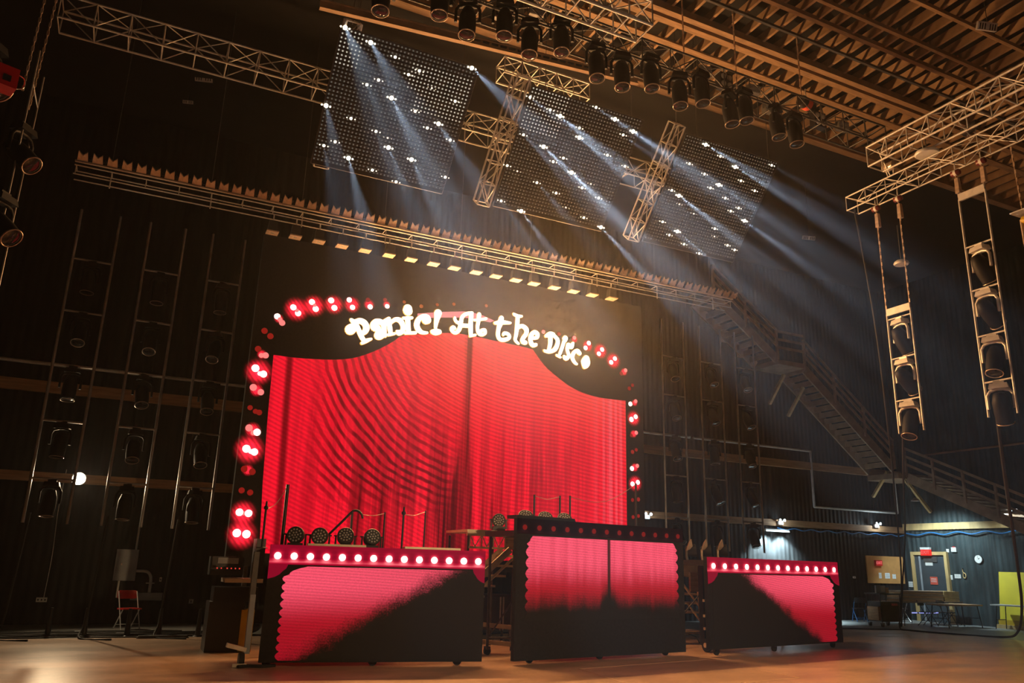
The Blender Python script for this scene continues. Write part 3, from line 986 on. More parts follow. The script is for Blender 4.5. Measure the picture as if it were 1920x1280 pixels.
for pi_, (lab, tl, bright, (ox, oy, sc), lamps) in enumerate(panels):
    TL = atY(*tl, 12.0)
    TL.z = 10.58
    PANEL_X.append(TL.x)
    t = thing('lamp_panel', lab, 'light panel', TL, PR, 'hung lamp panels')
    for a, b in (((0, 0, 0), (PW, 0, 0)), ((0, 0, -PH), (PW, 0, -PH)), ((0, 0, 0), (0, 0, -PH)), ((PW, 0, 0), (PW, 0, -PH))):
        rod('frame_bar', (a[0], .05, a[2]), (b[0], .05, b[2]), .014, 'dark_steel', t)
    nc, nr = int(PW / PITCH_D), int(PH / PITCH_D)
    MB().bbox((.005, .032, -PH + .005), (PW - .005, .04, -.005)).build('backing_sheet', 'matte_black', t)
    for hx in (.3, PW - .3):
        rod('hanger', (hx, .05, 0), PR.inverted() @ Vector((TL.x + hx, TL.y + .05, CEIL + .62)) - PR.inverted() @ TL, .008, 'dark_steel', t)
    bars, lo, hi = MB(), MB(), MB()
    for r in range(nr):
        z = -(r + .5) * PITCH_D
        bars.bbox((0, .02, z - .024), (PW, .03, z + .024))
        for c in range(nc):
            x = (c + .5) * PITCH_D
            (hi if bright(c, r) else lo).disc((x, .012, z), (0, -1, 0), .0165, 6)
    for o_ in (bars.build('led_bars', 'black_plastic', t), lo.build('led_dots', 'led_dot_idle', t)):
        o_['kind'] = 'stuff'
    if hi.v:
        o_ = hi.build('glint_led_dots', 'led_dot_glint', t)
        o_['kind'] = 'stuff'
    for k_ in range(1, 4):
        rod('module_joint', (k_ * PW / 4, .045, 0), (k_ * PW / 4, .045, -PH), .008, 'dark_steel', t)
    for (x, y, s) in lamps:
        P = on_panel(ox + x * sc, oy + y * sc, TL)
        loc = PR.inverted() @ (P - TL)
        kk = 'hot' if s >= 3 else 'mid' if s >= 1 else 'soft'
        lp = inst('lamp', LAMP_ME[kk], t, (loc.x, -.004, loc.z))
        for sx in (-1, 1):
            inst('side_diode', SIDE_ME[kk], lp, (sx * .076, 0, 0))
        if s >= 2:
            lamp('panel_lamp_beam', 'SPOT', P + PN * .04, BEAM_POWER * {2: .22, 3: .5, 4: 1.0}[s], (.62, .80, 1.0), BEAM, .02, math.radians(5.6), .75)
    # truss that carries the panel along its left side
    xa = -.20 if pi_ else .2
    p0 = TL + PR @ Vector((xa, .20, .12))
    p1 = TL + PR @ Vector((xa, .20, -PH - .05))
    tt_ = truss('side_truss', ['silvery truss half hidden behind the left edge of the left lamp panel', 'tilted truss along the left edge of the middle lamp panel',
                         'tilted truss along the left edge of the right lamp panel'][pi_], p0, p1, .27, .27, .42, .02, group='panel side trusses', up=(1, 0, 0))
    rod('hanger', (.05, 0, 0), tt_.rotation_quaternion.inverted() @ (Vector((p0.x, p0.y, CEIL + .62)) - p0), .008, 'dark_steel', tt_)

# trusses across the hall behind and above the panels
truss('long_truss', 'long dark-gold truss running behind the lamp panels from the upper left', (-2.2, 14.25, 10.75), (12.9, 14.25, 10.75), .5, .45, .56, .02)
a_, b_ = atY(938, 140, 12.3), atY(1096, 168, 12.3)
truss('short_truss', 'short truss above the top edge of the middle lamp panel', (a_.x, 12.3, 10.95), (b_.x, 12.3, 10.95), .4, .35, .38, .02)
truss('golden_truss', 'bright gold box truss at the top edge in front of the roof timbers', (1.5, 8.2, 9.42), (5.93, 8.2, 9.42), .42, .42, .42, .022)

# ================================================================== batten truss over the screen
t = thing('batten_truss', 'thin rail frame hung under the row of reflector cells above the screen', 'truss', (-1.7, 15.72, 8.45))
for y, z in ((0, .18), (0, 0), (.28, .18), (.28, 0)):
    rod('rail', (0, y, z), (15.75, y, z), .014, 'truss_metal', t, 8)
for i in range(27):
    x = .03 + i * .6035
    rod('upright', (x, 0, 0), (x, 0, .18), .009, 'truss_metal', t)
    rod('cross_strut', (x, 0, .18), (x, .28, .18), .009, 'truss_metal', t)
    if i % 3 == 1:
        rod('drop_post', (x, 0, 0), (x, 0, -.16), .012, 'truss_metal', t)
for i in range(9):
    rod('hanger', (.6 + i * 1.82, .14, .18), (.6 + i * 1.82, .14, CEIL + .62 - 8.45), .006, 'dark_steel', t)
bt = thing('reflector_batten', 'long row of small copper reflector cells on the truss above the screen', 'light batten', (-1.7, 15.66, 8.70))
MB().bbox((0, -.02, -.03), (15.75, .03, 0)).build('housing', 'alu_profile', bt)
MB().bbox((0, -.035, -.034), (15.75, -.02, -.016)).build('front_rail', 'copper_reflector', bt)
q = MB()
q.quadprism([Vector((-.09, -.02, .0)), Vector((.09, -.02, .0)), Vector((.075, -.15, .12)), Vector((.0, -.09, .07)), Vector((-.075, -.15, .12))][::-1], (0, .015, .03))
cell_me = q.mesh('reflector_cell', 'copper_reflector')
q = MB()
q.tube([(0, -.02, .03), (0, .04, .12)], [.03, .02], 8)
neck_me = q.mesh('cell_back', 'black_metal')
for i in range(63):
    c = inst('reflector_cell', cell_me, bt, (.12 + i * .252, 0, 0))
    inst('cell_back', neck_me, c, (0.126, 0, 0))
for i, (x, y) in enumerate(((512, 421), (555, 430), (599, 438), (642, 447), (685, 457), (730, 463), (771, 474), (813, 481), (852, 490), (893, 498), (930, 505), (967, 513), (1001, 518), (1039, 525), (1075, 532), (1110, 539), (1146, 546))):
    P = atY(x, y, 15.75)
    t = thing('strobe_lamp', f'{["leftmost"] [0] if i == 0 else ORD[i] + " from the left"} boxy lamp hanging under the batten truss', 'lamp', (P.x, 15.75, 8.16), None, 'boxy lamps under the batten truss')
    if i == 0:
        me = (MB().box((0, 0, .02), (.2, .18, .24), None, .8).mesh('housing', 'black_metal'), MB().bbox((-.12, -.13, -.125), (.12, .1, -.1)).mesh('face_plate', 'copper_reflector'),
              MB().bbox((-.03, -.05, -.128), (.03, 0, -.125)).mesh('diode', 'led_lens'), MB().tube([(0, 0, .12), (0, .0, .29)], .015).mesh('hook', 'truss_metal'))
    for n_, m_ in zip(('housing', 'face_plate', 'diode', 'hook'), me):
        inst(n_, m_, t, (0, 0, 0))

# ================================================================== moving lights
def moving_light_parts(tilt, pan, big=1.0, ring='lens_glass', yoke='truss_metal'):
    """meshes of one lamp hung from the origin, nose turned by TILT from straight down"""
    s = big
    base = MB().box((0, 0, -.10 * s), (.30 * s, .2 * s, .09 * s), None, .85)
    yk = MB()
    for k in (-1, 1):
        yk.tube([(k * .05 * s, 0, -.15 * s), (k * .15 * s, 0, -.18 * s), (k * .19 * s, 0, -.25 * s), (k * .19 * s, 0, -.48 * s)], .026 * s, 6)
    yk.tube([(-.06 * s, 0, -.15 * s), (.06 * s, 0, -.15 * s)], .026 * s, 6)
    d = Vector((0, -math.sin(tilt), -math.cos(tilt)))
    c = Vector((0, 0, -.44 * s))
    hd = MB()
    hd.lathe([(-.24 * s, .03 * s), (-.22 * s, .09 * s), (-.08 * s, .135 * s), (.12 * s, .14 * s), (.28 * s, .13 * s)], c, d, 14)
    rm = MB()
    a_ = Vector((1, 0, 0))
    g_ = d.cross(a_)
    rm.tube([c + d * (.3 * s) + (a_ * math.cos(2 * PI * j / 18) + g_ * math.sin(2 * PI * j / 18)) * (.132 * s) for j in range(19)], .009 * s, 5)
    ln = MB()
    ln.lathe([(.285 * s, .115 * s), (.298 * s, .07 * s), (.302 * s, .01 * s)], c, d, 14)
    ck = MB()
    ck.box((0, 0, -.03 * s), (.16 * s, .05 * s, .06 * s))
    return [('clamp', ck.mesh('clamp', yoke)), ('base', base.mesh('base', yoke if yoke == 'truss_metal' else 'matte_black')), ('yoke', yk.mesh('yoke', yoke)), ('head', hd.mesh('head', 'matte_black')),
            ('lens_rim', rm.mesh('lens_rim', 'copper_reflector' if yoke == 'truss_metal' else 'thin_ring')), ('lens', ln.mesh('lens', ring))]


ML = [moving_light_parts(t_, 0, b_, 'lens_glass', y_) for t_, b_, y_ in ((.12, 1, 'matte_black'), (.5, 1, 'matte_black'), (.85, 1, 'matte_black'), (.25, 1.15, 'matte_black'), (-.4, 1, 'truss_metal'), (.5, 1, 'truss_metal'), (.85, 1, 'truss_metal'))]


def moving_light(label, loc, rz, k, group):
    t = thing('moving_light', label, 'stage light', loc, Matrix.Rotation(rz, 3, 'Z'), group)
    hd = None
    for n_, m_ in ML[k]:
        o = inst(n_, m_, hd if n_ in ('lens_rim', 'lens') else t, (0, 0, 0))
        if n_ == 'head':
            hd = o
    return t


# front rig: dark truss with lamps pointing down
truss('front_rig_truss', 'dark box truss loaded with lamps crossing under the roof', (1.0, 10.25, 10.55), (13.4, 10.25, 10.55), .45, .45, .62, .02, 'dark_steel')
rig = [(712, 28), (822, 36), (875, 73), (945, 75), (992, 110), (1052, 105), (1118, 153), (1166, 170), (1221, 172), (1275, 205), (1316, 200), (1370, 238), (1398, 232), (1458, 262), (1492, 276)]
for i, (x, y) in enumerate(rig):
    P = atY(x, y, 10.0)
    moving_light(f'{"leftmost" if i == 0 else ORD[i] + " from the left"} black lamp with a ringed lens hanging from the dark roof truss', (P.x, 10.0, P.z + .78), random.uniform(-.5, .5), random.choice((0, 3, 0)), 'lamps on the dark roof truss')
a_, b_ = atY(600, 8, 11.2), atY(1195, 152, 11.0)
t = thing('cable_tray', 'long brown perforated tray above the lamps near the lamp panels', 'cable tray', (a_.x, 11.2, a_.z))
b_ = b_ - Vector(t.location)
rod('web', (0, 0, 0), b_, 0, 'joist_wood', t, box=(.02, .14))
rod('flange', (0, 0, -.07), b_ - Vector((0, 0, .07)), 0, 'joist_wood', t, box=(.09, .015))
rod('flange', (0, 0, .07), b_ + Vector((0, 0, .07)), 0, 'joist_wood', t, box=(.09, .015))
sl = MB().box((0, 0, 0), (.12, .02, .03)).mesh('slot_cover', 'black_plastic')
for i in range(14):
    inst('slot_cover', sl, t, b_ * (.45 + i * .028) + Vector((0, -.02, .02)), frame(b_, (0, 0, 1)))
for i, (x, y) in enumerate(((1005, 22), (1133, 66), (1213, 98), (1322, 133), (1413, 168), (1444, 203), (1580, 236))):
    P = atY(x, y, 10.4)
    t = thing('panel_lamp', f'{"leftmost" if i == 0 else ORD[i] + " from the left"} small striped grey panel lamp on the dark roof truss', 'stage light', P, Matrix.Rotation(-.12, 3, 'Z'), 'striped grey panel lamps')
    if i == 0:
        me = [('case', MB().bbox((-.13, -.04, -.09), (.13, .1, .09)).mesh('case', 'dark_steel'))]
        me += [('louvre', MB().bbox((-.125, -.05, -.085 + k * .058), (.125, -.04, -.042 + k * .058)).mesh('louvre', 'grey_paint')) for k in range(3)]
        me += [('stirrup', MB().tube([(-.15, .03, -.02), (-.15, .03, .2), (.15, .03, .2), (.15, .03, -.02)], .012).mesh('stirrup', 'dark_steel'))]
    for n_, m_ in me:
        inst(n_, m_, t, (0, 0, 0))
for i, (x, y) in enumerate(((1361, 152), (1537, 224), (946, 18))):
    P = atY(x, y, 10.3)
    t = thing('blinder_lamp', ['four-lens lamp box between the third and fourth striped roof lamps', 'four-lens lamp box at the right end of the roof rig', 'four-lens lamp box at the top edge of the roof rig'][i], 'stage light', P, None, 'four-lens lamp boxes')
    inst('case', MB().bbox((-.16, -.02, -.17), (.16, .12, .17)).mesh('case', 'black_metal'), t, (0, 0, 0))
    for dx in (-.075, .075):
        for dz in (-.08, .08):
            inst('lens', LAMP_ME.setdefault('bl', MB().lathe([(0, .06), (.025, .045), (.03, .005)], (0, 0, 0), (0, -1, 0), 12).mesh('lens', 'led_lens')), t, (dx, -.02, dz))
# barrel lamp
P = atY(1512, 195, 10.2)
t = thing('barrel_lamp', 'short black barrel lamp with a pale label hanging below a roof chain', 'stage light', P)
MB().lathe([(-.2, .1), (-.18, .12), (.18, .12), (.2, .1)], (0, 0, 0), (1, .2, 0), 16).build('barrel', 'black_metal', t)
MB().lathe([(-.08, .123), (.06, .123)], (0, 0, 0), (1, .2, 0), 16, False).build('label_band', 'red_paper', t)
MB().tube([(0, 0, .12), (0, 0, .35)], .012).build('hook', 'truss_metal', t)


def chain(label, a, b, group=None):
    """hoist chain of flat links"""
    a, b = Vector(a), Vector(b)
    q = MB(a)
    L = (b - a).length
    n = int(L / .075)
    for i in range(n):
        c = a + (b - a) * ((i + .5) / n)
        q.box(c, (.03, .012, L / n * .95) if i % 2 else (.012, .03, L / n * .95))
    o = q.build('hoist_chain', 'copper_reflector')
    o.location = a
    return tag(o, label, 'chain', group)


for i, (x, y) in enumerate(((1377, 83), (1493, 65), (1281, 70))):
    P = atY(x, y, 10.3)
    chain(['hoist chain dropping from the roof timbers beside a four-lens lamp box', 'hoist chain holding the barrel lamp from the roof', 'hoist chain at the left of the visible roof timbers'][i],
          (P.x, 10.3, CEIL), (P.x, 10.3, atY(x + (6 if i == 0 else 14 if i == 1 else 3), (170, 185, 140)[i], 10.3).z))

# ================================================================== hung ladders with moving lights
def ladder(label, a0, a1, b0, b1, rungs, r=.024, m='truss_metal', group=None):
    """two rails a0-a1 and b0-b1 and rungs at the given fractions"""
    a0, a1, b0, b1 = map(Vector, (a0, a1, b0, b1))
    t = thing('lighting_ladder', label, 'lighting ladder', a1, None, group)
    rod('rail', a0 - a1, (0, 0, 0), r, m, t, 8)
    rod('rail', b0 - a1, b1 - a1, r, m, t, 8)
    for f in rungs:
        rod('rung', a0.lerp(a1, f) - a1, b0.lerp(b1, f) - a1, r * .85, m, t)
    if m == 'truss_metal':
        rod('top_plate', a0 - a1 + Vector((0, 0, .03)), b0 - a1 + Vector((0, 0, .03)), 0, m, t, box=(.04, .14))
    return t


TY = 18.5
LXL = [-1.70, -.93, -.31, .43, 1.03, 1.75]
LXR = [atY(x, 800, TY).x for x in (1244.5, 1286, 1317, 1357.5, 1384.5, 1420)]
side = {0: ['outermost grey ladder at the left of the screen', 'middle grey ladder at the left of the screen', 'grey ladder at the left closest to the screen'],
        1: ['grey ladder at the right closest to the screen, streaked with red light', 'middle grey ladder at the right of the screen', 'outermost grey ladder at the right of the screen']}
for s, LX in ((0, LXL), (1, LXR)):
    for k in range(3):
        xa, xb = LX[2 * k], LX[2 * k + 1]
        zt, zb = (8.85, 2.15)
        fr = [.17, .345, .52, .695, .87]
        ladder(side[s][k], (xa, TY, zt), (xa, TY, zb), (xb, TY, zt), (xb, TY, zb), fr, .03, 'pole_steel', 'ladders beside the screen')
        for j, f in enumerate(fr):
            z = zt + (zb - zt) * f
            moving_light(f'{ORD[j]} dark moving light down the {side[s][k].split(",")[0]}', ((xa + xb) / 2, TY, z), random.uniform(-.3, .3), random.choice((0, 1)), 'moving lights on the ladders beside the screen')
        # feed cable from the ladder to the floor
        cable('feed_cable', f'black cable dropping from the {side[s][k].split(",")[0]}', [(xa + .1, TY, zb + .2), (xa + .05, TY - .02, 1.2), (xa, TY - .1, .3), (xa - .05, TY - .4, .03), (xa + .5, TY - .7, .03)], .022, group='cables from the side ladders')

# ladders hung from the right-hand trusses
RX = 13.0
t_a, t_b = atX(1597, 378, RX), atX(1870, 268, RX)
z2 = (t_a.z + t_b.z) / 2
truss('low_side_truss', 'lower dark-gold truss at the right holding the two lamp ladders', (RX, t_a.y, z2), (RX, 4.4, z2), .34, .3, .5, .016)
u_a = atX(1640, 299, 12.6)
truss('high_side_truss', 'bright gold box truss running to the upper right corner', (12.6, u_a.y, u_a.z), (12.6, 2.0, u_a.z), .42, .42, .45, .022)


def hoist(label, P, ztop, group):
    t = thing('chain_hoist', label, 'hoist', P, None, group)
    MB().lathe([(-.09, .03), (-.075, .055), (.075, .055), (.09, .03)], (0, 0, 0), (0, 1, 0), 12).build('motor', 'motor_red', t)
    MB().lathe([(-.025, .058), (.025, .058)], (0, 0, 0), (0, 1, 0), 12, False).build('motor_band', 'white_plastic', t)
    MB().box((.02, 0, -.26), (.08, .08, .3), None, .85).build('chain_bag', 'copper_reflector', t)
    MB().tube([(0, 0, .08), (0, 0, ztop - P[2])], .012).build('hook', 'truss_metal', t)
    return t


def hung_ladder(lab, top, bot, rungs, hz, lab_h):
    A0, B0 = atX(*top[0], RX), atX(*top[1], RX)
    zt, zb = (A0.z + B0.z) / 2, atX(*bot, RX).z
    ya, yb = A0.y, B0.y
    h = zt - zb
    fr = []
    for x, y in rungs:
        fr.append((zt - atX(x, y, RX).z) / h)
    ladder(lab, (RX, ya, zt), (RX, ya, zb), (RX, yb, zt), (RX, yb, zb), fr, .02, 'truss_metal', 'ladders hung at the right')
    for j, f in enumerate(fr):
        moving_light(f'{ORD[j]} moving light in the {lab}', (RX, (ya + yb) / 2, zt - h * f), PI / 2 + .2 * (j - 1), (5, 6, 4, 5)[j], 'moving lights on the hung ladders')
    for y, n_ in ((ya, 'far'), (yb, 'near')):
        chain(f'chain to the {n_} rail of the {lab}', (RX, y, hz - .25), (RX, y, zt + .03), 'chains of the hung ladders')
        hoist(f'motor hoist above the {n_} rail of the {lab}', Vector((RX, y, hz - .3)), hz - .1, 'motor hoists at the right')


hung_ladder('shorter copper-coloured ladder hung at the right', ((1663, 588), (1707, 578)), (1693, 812), ((1666, 600), (1677, 673), (1689, 751)), z2, 0)
hung_ladder('taller copper-coloured ladder hung by the right edge', ((1799, 380), (1846, 348)), (1870, 780), ((1815, 464), (1830, 544), (1846, 629), (1862, 715)), z2, 0)
# flat lamps and clutter on the right trusses
for i, (x, y, X, lab) in enumerate(((1738, 288, 12.8, 'rounded pale housing slung under the gold truss at the right'), (1690, 494, 14.5, 'small pale disc lamp hanging left of the shorter hung ladder'))):
    P = atX(x, y, X)
    t = thing('dome_lamp', lab, 'lamp', P)
    MB().lathe([(-.03, .2 - i * .06), (0, .22 - i * .06), (.04, .2 - i * .06), (.07, .1)], (0, 0, 0), (0, 0, 1), 18).build('shade', 'pale_pipe', t)
    MB().tube([(0, 0, .06), (0, 0, .3 + i * .6)], .01).build('stem', 'dark_steel', t)
P = atX(1668, 312, RX)
t = thing('floodlight', 'brass drum lamp clamped between the two right-hand trusses', 'lamp', P)
MB().lathe([(-.16, .08), (-.14, .09), (.14, .09), (.16, .08)], (0, 0, 0), (.3, 1, .2), 16).build('drum', 'copper_reflector', t)
MB().tube([(0, -.1, 0), (0, -.06, -.22), (0, .06, -.22), (0, .1, 0)], .012).build('stirrup', 'truss_metal', t)
rod('clamp_bar', (0, 0, -.22), (-.3, 0, .3), .012, 'truss_metal', t)
P = atX(1820, 240, 13.2)
t = thing('floodlight', 'olive drum lamp half way up between the two right-hand trusses', 'lamp', P)
MB().lathe([(-.16, .08), (-.14, .09), (.14, .09), (.16, .08)], (0, 0, 0), (.1, 1, -.1), 16).build('drum', 'dark_steel', t)
MB().tube([(0, -.1, 0), (0, -.06, -.22), (0, .06, -.22), (0, .1, 0)], .012).build('stirrup', 'truss_metal', t)
rod('clamp_bar', (0, 0, -.22), (-.55, 0, .2), .012, 'truss_metal', t)
# striped vents of the sprinkler/heater units seen in the dark
for i, (x, y, Y, lab, w_, h_) in enumerate(((382, 140, 19.0, 'pale slotted heater panel hanging alone in the dark at upper left', .42, .34), (1852, 49, 8.0, 'pale slotted heater panel at the upper right under the roof', .42, .16),
                                       (1517, 446, 16.0, 'small pale slotted panel in the beams right of the lamp panels', .4, .12), (352, 191, 20.0, 'faint small slotted panel below the heater at upper left', .25, .08))):
    P = atY(x, y, Y)
    t = thing('slotted_panel', lab, 'heater panel', P, Matrix.Rotation(-.3, 3, 'Z') @ Matrix.Rotation(.4, 3, 'X'))
    MB().bbox((-w_ / 2, 0, -h_ / 2), (w_ / 2, .06, h_ / 2)).build('body', 'pale_pipe', t)
    sm_ = MB().bbox((-w_ * .025, -.006, -h_ * .42), (w_ * .025, 0, h_ * .3)).mesh('slot', 'black_plastic')
    for k in range(7):
        if k != 3:
            inst('slot', sm_, t, ((k - 3) * w_ * .13, 0, 0))
    rod('hanger', (0, .03, h_ / 2), t.rotation_quaternion.inverted() @ Vector((0, 0, CEIL + .6 - P.z)), .008, 'dark_steel', t)
# right edge and left edge towers
P = atX(1915, 412, 13.6)
t = thing('corner_lamp', 'golden lamp with a pale hood cut by the right edge', 'lamp', P)
MB().lathe([(0, .05), (.1, .1), (.3, .1)], (0, 0, 0), (.3, -1, -.3), 12).build('drum', 'yellow_paint', t)
MB().box((0, -.1, .12), (.3, .4, .02)).build('hood', 'pale_pipe', t)
MB().tube([(0, 0, 0), (0, 0, -.5)], .03).build('bag', 'copper_reflector', t)
chain('thin chain at the right edge above the golden lamp', atX(1895, 275, 13.6), atX(1918, 400, 13.6))
LX_ = -1.9
for i, (x, y, lab) in enumerate(((48, 232, 'upper moving light with a ringed lens at the far left edge'), (10, 360, 'lower moving light with a ringed lens at the far left edge'), (-14, 70, 'moving light cut by the top left edge'))):
    P = atX(x, y, LX_)
    moving_light(lab, P, 1.0, 2, 'moving lights at the left edge')
P0, P1 = atX(75, 95, LX_), atX(28, 455, LX_)
ladder('thin ladder of lamps slanting down the left edge', (LX_, P0.y, P0.z), (LX_, P0.y, 3.2), (LX_, P0.y + .7, P0.z), (LX_, P0.y + .7, 3.2), [.1, .3, .5, .7], .012, 'pole_steel')
chain('left of two hoist chains at the top left', atX(86, -10, LX_), atX(42, 170, LX_), 'chains at the top left')
chain('right of two hoist chains at the top left', atX(108, -10, LX_), atX(54, 205, LX_), 'chains at the top left')
P = atX(2, 146, -1.7)
t = thing('red_case', 'red box with a wire handle cut by the left edge', 'box', P, Matrix.Rotation(.35, 3, 'Z'))
MB().box((0, 0, 0), (.26, .2, .22)).build('box', 'red_plastic', t)
MB().tube(smooth_path([(.13, 0, -.06), (.2, 0, -.02), (.2, 0, .08), (.13, 0, .11)]), .007).build('handle', 'chrome', t)
MB().box((.03, -.11, -.03), (.07, .02, .06)).build('socket', 'black_plastic', t)

# ================================================================== on the risers
def on_riser(T, R, x, y, depth):
    n = R @ Vector((0, 1, 0))
    P0 = T.location + n * depth
    d = ray(x, y)
    return EYE + d * ((P0 - EYE).dot(n) / d.dot(n))


def wash_parts(face):
    f = Vector(face).normalized()
    c = Vector((0, 0, .22))
    base = MB().box((0, 0, .05), (.26, .2, .1), None, .9)
    yk = MB()
    for k in (-1, 1):
        yk.box((k * .155, .02, .14), (.035, .11, .18), None, .75)
        yk.box((k * .165, .02, .235), (.05, .06, .022))
    hd = MB().lathe([(-.13, .06), (-.11, .11), (-.02, .138), (.07, .138), (.075, .128)], c, f, 20)
    ls = MB()
    a = Vector((0, 0, 1)).cross(f).normalized()
    g = f.cross(a)
    for rr, n_ in ((0, 1), (.045, 6), (.092, 12)):
        for j in range(n_):
            an = 2 * PI * j / n_ + rr * 3
            ls.disc(c + f * .077 + (a * math.cos(an) + g * math.sin(an)) * rr, f, .015, 8)
    return [('base', base.mesh('base', 'black_plastic')), ('yoke', yk.mesh('yoke', 'black_metal')), ('head', hd.mesh('head', 'black_plastic')), ('lens_cluster', ls.mesh('lens_cluster', 'led_lens'))]


WP = [wash_parts(v) for v in ((-.15, -1, .05), (-.05, -1, .0), (.0, -1, .45), (.3, -1, .35), (0, -1, .9))]


def wash_light(label, loc, k, rz=0.0, group=None):
    t = thing('wash_light', label, 'stage light', loc, Matrix.Rotation(rz, 3, 'Z'), group)
    hd = None
    for n_, m_ in WP[k]:
        o = inst(n_, m_, hd if n_ == 'lens_cluster' else t, (0, 0, 0))
        if n_ == 'head':
            hd = o
        if n_ == 'lens_cluster':
            o['kind'] = 'stuff'
    return t


DL, DC, DR = 1.83 - .06, 2.41 - .18, 1.88 - .06
for i, (x, k) in enumerate(((555, 0), (600, 1), (648, 2), (697, 3))):
    P = on_riser(RL, RLm, x, 1004, .36)
    wash_light(f'{["leftmost", "second", "third", "rightmost"][i]} round black wash light on the left riser', (P.x, P.y, DL), k, -.25, 'wash lights on the left riser')
for i, (x, k) in enumerate(((985, 4), (1022, 4), (1058, 4))):
    P = on_riser(RC, RCm, x, 966, .5)
    wash_light(f'{["left", "middle", "right"][i]} of three wash lights peeping over the top of the middle riser', (P.x, P.y, DC), k, -.3, 'wash lights on the middle riser')
for i, (x0, x1, T, R, z, lab) in enumerate(((577, 687, RL, RLm, DL, 'thin pale plate lying among the wash lights on the left riser'), (760, 864, RL, RLm, DL, 'thin pale plate at the right end of the left riser top'),
                                        (968, 1078, RC, RCm, 2.41, 'thin dark plate on the left half of the middle riser top'))):
    a, b = on_riser(T, R, x0, 1020, .08), on_riser(T, R, x1, 1020, .08)
    t = thing('top_plate', lab, 'plate', (a.x, a.y, z + (.06 if i < 2 else .0)), R)
    L_ = Vector((b.x - a.x, b.y - a.y, 0)).length
    m_ = 'alu_profile' if i < 2 else 'black_plastic'
    MB().bbox((0, 0, 0), (L_, .3, .035 if i < 2 else .06)).build('board', m_, t)
    MB().bbox((0, -.012, .0), (L_, 0, .018 if i < 2 else .03)).build('edge_strip', m_, t)


def post(label, P, h, r=.025, cap=False, group=None):
    t = thing('safety_post', label, 'post', P, None, group)
    MB().tube([(0, 0, 0), (0, 0, h)], r, 8).build('post', 'black_metal', t)
    MB().lathe([(0, .09), (.012, .09), (.02, .03)], (0, 0, 0), (0, 0, 1), 14).build('foot', 'black_metal', t)
    if cap:
        MB().lathe([(0, r), (.02, r * 2), (.05, r * 2), (.07, r), (.14, r * .8)], (0, 0, h - .03), (0, 0, 1), 10).build('cap', 'black_metal', t)
    return t


tops = {}
for key, x, y, T, R, dep, z, r, cap, lab in (
        ('a', 540, 908, RL, RLm, .9, DL, .03, False, 'thick black post beside the leftmost wash light'), ('b', 499, 952, RL, RLm, .5, DL, .018, True, 'thin capped post at the left end of the left riser'),
        ('c', 722, 960, RL, RLm, .9, DL, .016, False, 'thin post right of the bent handrail'), ('d', 757, 962, RL, RLm, .5, DL, .018, True, 'capped post near the right end of the left riser'),
        ('e', 798, 957, RL, RLm, .9, DL, .014, False, 'thin post before the dark opening of the curtain'),
        ('f', 1002, 927, RC, RCm, 1.2, DC, .02, False, 'left of three posts on the middle riser'), ('g', 1050, 929, RC, RCm, 1.2, DC, .02, False, 'middle of three posts on the middle riser'),
        ('h', 1069, 929, RC, RCm, 1.0, DC, .02, False, 'right of three posts on the middle riser'), ('i', 1192, 906, RC, RCm, 1.0, DC, .022, False, 'lone post at the right end of the middle riser')):
    P = on_riser(T, R, x, y, dep)
    post(lab, (P.x, P.y, z), P.z - z, r, cap, 'safety posts')
    tops[key] = P
for a, b, sag, lab in (('b', 'a', .12, 'slack safety line between the two posts at the left end'), ('d', 'e', .06, 'slack safety line right of the capped post'), ('f', 'g', .08, 'slack safety line on the middle riser'),
                       ('h', 'i', .25, 'long slack safety line to the lone post')):
    A, B = tops[a], tops[b]
    mid = (A + B) / 2 - Vector((0, 0, sag))
    cable('safety_line', lab, [A - Vector((0, 0, .02)), A.lerp(mid, .5) - Vector((0, 0, sag * .2)), mid, B.lerp(mid, .5) - Vector((0, 0, sag * .2)), B - Vector((0, 0, .02))], .005, 'copper_reflector', 'rope', 'safety lines')
hr = [on_riser(RL, RLm, x, y, .75) for x, y in ((610, 1008), (640, 979), (657, 962), (664, 957), (672, 958), (678, 964), (680, 972))]
t = thing('bent_handrail', 'bent black handrail slanting up behind the wash lights', 'handrail', (hr[0].x, hr[0].y, DL))
MB(t.location).tube(smooth_path([tuple(p) for p in hr], 4), .02, 8).build('rail', 'black_metal', t)
p_ = on_riser(RL, RLm, 661, 958, .75)
MB(t.location).tube([(p_.x, p_.y, DL), p_], .02, 8).build('upright', 'black_metal', t)
cable('safety_line', 'slack safety line from the bent handrail', [hr[-2], (hr[-2] + tops['c']) / 2 - Vector((0, 0, .04)), tops['c'] - Vector((0, 0, .02))], .005, 'copper_reflector', 'rope', 'safety lines')

